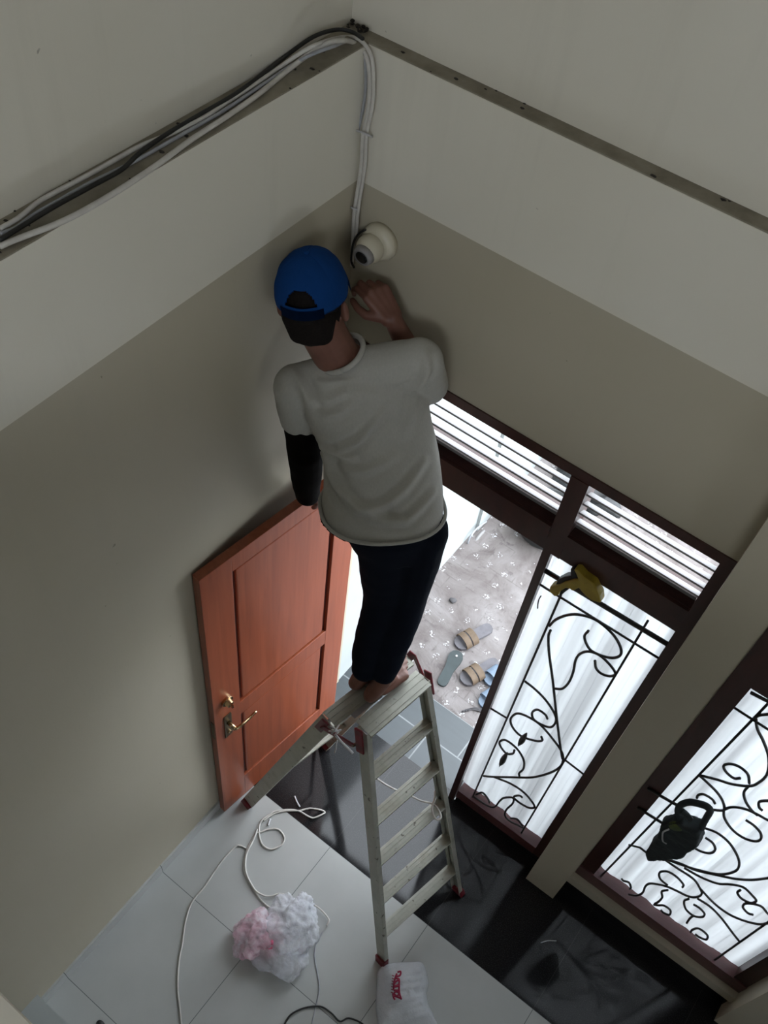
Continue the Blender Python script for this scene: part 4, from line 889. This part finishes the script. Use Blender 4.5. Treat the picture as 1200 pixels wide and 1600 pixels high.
foot(body, ANR, (0.618, -0.580, TZ), (0.655, -0.340, TZ), 1)
place(remesh('body', body, 'skin', PER, 0.0042, 5))
# hair
bm = bmesh.new(); sphere(bm, hp(0, -0.014, 0.028), (0.085, 0.101, 0.096), 28, 18, HM)
bmesh.ops.delete(bm, geom=[v for v in bm.verts if (v.co-HEADC).dot(hf) > 0.045 or (v.co-HEADC).dot(hu) < -0.062+max(0, (v.co-HEADC).dot(hf)+0.02)*0.9], context='VERTS')
place(finish('hair', bm, 'hair', PER, smooth=True))
# nape hair reaching down under the cap
bm = bmesh.new()
for sx in (-0.036, -0.018, 0.0, 0.018, 0.036): capsule(bm, hp(sx, -0.066, -0.015), hp(sx*0.9, -0.082+abs(sx)*0.25, -0.070), 0.041, 0.031)
capsule(bm, hp(-0.058, -0.02, -0.01), hp(-0.058, -0.03, -0.055), 0.026, 0.016); capsule(bm, hp(0.058, -0.02, -0.01), hp(0.058, -0.03, -0.055), 0.026, 0.016)
place(remesh('nape_hair', bm, 'hair', PER, 0.005, 4))
# cap
capM = Matrix.Translation(hp(0, -0.012, 0.024)) @ HM @ Matrix.Rotation(radians(-6), 4, 'X') @ Matrix.Diagonal((1.09, 1.09, 1.24, 1))
bm = bmesh.new(); na, ne = 120, 40; grid = []
for j in range(ne-1):
    el = min(pi/2-0.001, radians(-4)+(pi/2-radians(-4))*j/ne); row = []
    for i in range(na):
        az = 2*pi*i/na
        seam = 1-0.012*max(0, 1-abs(((az/(2*pi)*6) % 1)-0.0)*14) if True else 1
        rr = V((0.091*cos(el)**0.92*sin(az), 0.108*cos(el)**0.92*cos(az), 0.094*sin(el)+0.004)) if el > 0 else V((0.091*cos(el)*sin(az), 0.108*cos(el)*cos(az), 0.094*sin(el)+0.004))
        rr *= seam; rr += rr.normalized()*0.002*noise.noise(rr*40)
        row.append(bm.verts.new(rr))
    grid.append(row)
pole = bm.verts.new((0, 0, 0.0975))
for i in range(na): bm.faces.new((grid[-1][i], grid[-1][(i+1) % na], pole))
for j in range(ne-2):
    el = (j+0.5)/ne
    for i in range(na):
        az = 2*pi*(i+0.5)/na; back = abs(az-pi)
        if j >= 6 and (back/0.46)**2+((j-5)/11.0)**2 < 1: continue      # arched gap above the strap
        bm.faces.new((grid[j][i], grid[j][(i+1) % na], grid[j+1][(i+1) % na], grid[j+1][i]))
bmesh.ops.recalc_face_normals(bm, faces=bm.faces)
geo = bmesh.ops.solidify(bm, geom=bm.faces[:], thickness=0.0025)
bmesh.ops.transform(bm, matrix=capM, verts=bm.verts)
CAP = place(finish('cap', bm, 'blue_cap_cloth', PER, smooth=True))
bm = bmesh.new(); rows = []
for j in range(9):
    t = j/8; row = []
    for i in range(25):
        a = radians(-62)+radians(124)*i/24; r_ = 1+t*0.72*cos(a)**0.7
        row.append(bm.verts.new((0.089*sin(a)*(1+0.05*t), 0.106*cos(a)*r_+0.0, -0.002-0.018*t*t-0.022*abs(sin(a))**2*t)))
    rows.append(row)
for a, b in zip(rows, rows[1:]):
    for i in range(24): bm.faces.new((a[i], a[i+1], b[i+1], b[i]))
bmesh.ops.solidify(bm, geom=bm.faces[:], thickness=0.004); bmesh.ops.transform(bm, matrix=capM, verts=bm.verts)
o = place(finish('brim', bm, 'blue_cap_cloth', CAP, smooth=True))
bm = bmesh.new(); sphere(bm, (0, 0, 0.099), (0.008, 0.008, 0.004), 12, 8); bmesh.ops.transform(bm, matrix=capM, verts=bm.verts); place(finish('top_button', bm, 'blue_cap_cloth', CAP, smooth=True))
bm = bmesh.new(); rows = []
for i in range(21):
    az = pi-0.62+1.24*i/20
    for_ = [(0.0935, -0.008), (0.0935, 0.016)]
    rows.append([bm.verts.new((0.0935*sin(az), 0.1105*cos(az), z)) for _, z in for_])
for a, b in zip(rows, rows[1:]): bm.faces.new((a[0], a[1], b[1], b[0]))
bmesh.ops.solidify(bm, geom=bm.faces[:], thickness=0.002); bmesh.ops.transform(bm, matrix=capM, verts=bm.verts); place(finish('strap', bm, 'cap_dark_blue', CAP, smooth=True))

# t-shirt
def sec(c, wd, dp_, r=rx, ax=V((-0.42, 0.1, 0.9))):
    r = V(r).normalized(); ax = ax.normalized(); b = r.cross(ax).normalized()
    return (V(c), r*wd, b*dp_)
def torso_secs(g=0.0, hemz=0.0):
    return [sec((0.450, -0.366, 2.470+hemz), 0.194+g, 0.150+g, V((0.69, 0.72, -0.03)), V((-0.1, 0.03, 1))), sec((0.444, -0.358, 2.492), 0.192+g, 0.148+g, V((0.69, 0.72, -0.03)), V((-0.1, 0.03, 1))),
            sec((0.413, -0.326, 2.545), 0.184+g, 0.138+g, V((0.65, 0.76, 0)), V((-0.3, 0.06, 1))), sec((0.375, -0.292, 2.60), 0.180+g, 0.130+g, V((0.62, 0.78, 0)), V((-0.45, 0.05, 0.9))),
            sec((0.325, -0.275, 2.68), 0.182+g, 0.126+g, V((0.62, 0.78, 0.02))), sec((0.288, -0.278, 2.76), 0.192+g, 0.120+g, V((0.64, 0.77, 0.05))),
            sec((0.258, -0.280, 2.83), 0.185+g, 0.100+g, V((0.66, 0.75, 0.10))), sec((0.235, -0.282, 2.885), 0.130+g, 0.075+g, V((0.66, 0.75, 0.10)))]
bm = bmesh.new(); loft(bm, torso_secs(), 40, 2.35)
capsule(bm, SHL+V((0.005, 0.004, 0.0)), V((0.225, -0.29, 2.87)), 0.070, 0.070); capsule(bm, V((0.225, -0.29, 2.87)), SHR+V((0, 0, 0.0)), 0.070, 0.074)
capsule(bm, SHL, SHL.lerp(ELL, 0.62), 0.070, 0.066)
SR2 = SHR.lerp(ELR, 0.85); capsule(bm, SHR, SR2, 0.072, 0.066)
# cut hem and sleeve ends are left open-looking by trimming flat after the remesh
FOLDS = [([(0.351,-0.491,2.727),(0.386,-0.427,2.769),(0.412,-0.35,2.848)], 0.010, 0.0060), ([(0.324,-0.518,2.73),(0.353,-0.493,2.72),(0.391,-0.457,2.713)], 0.009, 0.0060), ([(0.327,-0.507,2.743),(0.349,-0.522,2.68),(0.386,-0.518,2.623),(0.439,-0.489,2.577),(0.493,-0.445,2.556)], 0.013, 0.0080),
         ([(0.439,-0.489,2.577),(0.49,-0.43,2.585),(0.523,-0.373,2.62),(0.553,-0.304,2.679)], 0.012, 0.0055), ([(0.279,-0.504,2.83),(0.32,-0.448,2.848),(0.345,-0.401,2.881)], 0.011, 0.0040), ([(0.475,-0.469,2.548),(0.55,-0.396,2.538),(0.6,-0.309,2.591)], 0.012, 0.0050),
         ([(0.437,-0.291,2.899),(0.458,-0.254,2.923),(0.454,-0.227,2.971),(0.442,-0.218,3.007)], 0.011, 0.0065), ([(0.47,-0.263,2.887),(0.479,-0.288,2.832),(0.484,-0.323,2.767)], 0.012, 0.0045), ([(0.306,-0.525,2.751),(0.316,-0.549,2.694),(0.348,-0.556,2.628),(0.396,-0.542,2.569)], 0.011, 0.0070),
         ([(0.29,-0.462,2.878),(0.325,-0.408,2.905),(0.384,-0.35,2.895)], 0.012, 0.0035), ([(0.217,-0.503,2.937),(0.249,-0.498,2.891),(0.272,-0.503,2.845)], 0.012, 0.0060), ([(0.384,-0.49,2.671),(0.427,-0.439,2.68),(0.476,-0.366,2.712)], 0.012, 0.0040)]
BN = V((0.70, -0.65, 0.36)).normalized()
FOLDS = [([V(p) for p in P_], w_, h_) for P_, w_, h_ in FOLDS]
def flat(v): return v-BN*v.dot(BN)
def shirt_d(p, n):
    d = 0.0035*noise.noise(V((p.x*7, p.y*7, p.z*9)))+0.0022*noise.noise(V(((p.x+p.z)*22, p.y*9, p.z*6)))
    face = max(0.0, min(1.0, n.dot(BN)*2.5))
    if face > 0:
        fp = flat(p)
        for P_, w_, h_ in FOLDS:
            m_ = len(P_)-1; best = (9, 0)
            for k in range(m_):
                q_, t = seg_dist(fp, flat(P_[k]), flat(P_[k+1])); best = min(best, (q_, (k+t)/m_))
            q_, t = best
            if q_ < w_*5:
                d += face*(h_*2.1*math.exp(-(q_/w_)**2)-h_*1.1*math.exp(-((q_-w_*2.2)/w_)**2))*(0.25+0.75*sin(pi*min(1, max(0, 0.06+0.88*t))))
    return d
SH = remesh('t_shirt', bm, 'grey_jersey', PER, 0.0058, 9, shirt_d)
# trim: neckline opening, sleeve ends, hem
bm = bmesh.new(); bm.from_mesh(SH.data)
NA = (hp(0, -0.02, -0.06)-NECK).normalized(); NB = NECK+NA*0.040
def cut(bm, co, no, test):
    geom = [g for g in bm.verts[:]+bm.edges[:]+bm.faces[:] if test(g.co if isinstance(g, bmesh.types.BMVert) else (g.verts[0].co))]
    r = bmesh.ops.bisect_plane(bm, geom=geom, plane_co=co, plane_no=no, clear_outer=True); return r
dl = (ELL-SHL).normalized(); cl = SHL+dl*0.145; cut(bm, cl, dl, lambda c: (c-cl).length < 0.13 and (c-cl).dot(rx) < 0.085)
dr_ = (ELR-SHR).normalized(); cr = SHR+dr_*0.205; cut(bm, cr, dr_, lambda c: (c-cr).length < 0.10 and (c-cr).dot(rx) > -0.07)
me = SH.data; bm.to_mesh(me); bm.free()
for p in me.polygons: p.use_smooth = True
place(SH)
bm = bmesh.new(); qn = NA.to_track_quat('Z', 'Y').to_matrix(); pts = []
for k in range(33):
    a = 2*pi*k/32; pts.append(NB-NA*0.004+qn @ V((cos(a)*0.069, sin(a)*0.069, 0)))
tube(bm, pts, 0.0085, 8, 0); place(finish('collar', bm, 'grey_jersey', SH, smooth=True))
bm = bmesh.new(); s_ = torso_secs(0.004)[0]; pts = []
for k in range(49):
    a = 2*pi*k/48; ca, sa = cos(a), sin(a); e = 2/2.35
    pts.append(s_[0]+V((0, 0, 0.012))+s_[1]*(abs(ca)**e*(1 if ca >= 0 else -1))+s_[2]*(abs(sa)**e*(1 if sa >= 0 else -1)))
tube(bm, pts, 0.006, 8, 0); place(finish('hem', bm, 'grey_jersey', SH, smooth=True))
# black undershirt: hem below the grey one and a long left sleeve
bm = bmesh.new(); loft(bm, [sec((0.432, -0.374, 2.447), 0.184, 0.142, V((0.69, 0.72, -0.03)), V((-0.1, 0.03, 1))), sec((0.436, -0.366, 2.49), 0.176, 0.132, V((0.69, 0.72, -0.03)), V((-0.1, 0.03, 1)))], 40, 2.35)
place(remesh('undershirt', bm, 'black_jersey', PER, 0.007, 3))
bm = bmesh.new(); chain(bm, [(SHL.lerp(ELL, 0.30), 0.058), (ELL, 0.058), (ELL.lerp(WRL, 0.5), 0.055), (ELL.lerp(WRL, 1.08), 0.044)])
place(remesh('undershirt_sleeve', bm, 'black_jersey', PER, 0.006, 4, lambda p, n: 0.0025*noise.noise(V((p.x*14, p.y*14, p.z*20)))))
# trousers
bm = bmesh.new()
loft(bm, [sec((0.50, -0.335, 2.30), 0.145, 0.105, rx, V((0, 0, 1))), sec((0.475, -0.34, 2.40), 0.165, 0.125, rx, V((0, 0, 1))), sec((0.46, -0.335, 2.50), 0.150, 0.11, rx, V((0, 0, 1)))], 36)
chain(bm, [(HIPL, 0.094), (HIPL.lerp(KNL, 0.5), 0.086), (KNL, 0.072)]); chain(bm, [(HIPR, 0.096), (HIPR.lerp(KNR, 0.5), 0.088), (KNR, 0.074)])
chain(bm, [(KNL, 0.072), (KNL.lerp(ANL, 0.45), 0.066), (KNL.lerp(ANL, 0.82), 0.060), (KNL.lerp(ANL, 0.96), 0.050)])
chain(bm, [(KNR, 0.074), (KNR.lerp(ANR, 0.45), 0.066), (KNR.lerp(ANR, 0.78), 0.054), (KNR.lerp(ANR, 0.90), 0.046)])
def tr_d(p, n): return 0.004*noise.noise(V((p.x*9, p.y*9, p.z*16)))+(0.004*noise.noise(V((p.x*12, p.y*12, p.z*24))) if p.z < 1.95 else 0)
place(remesh('trousers', bm, 'navy_trouser', PER, 0.0068, 7, tr_d))
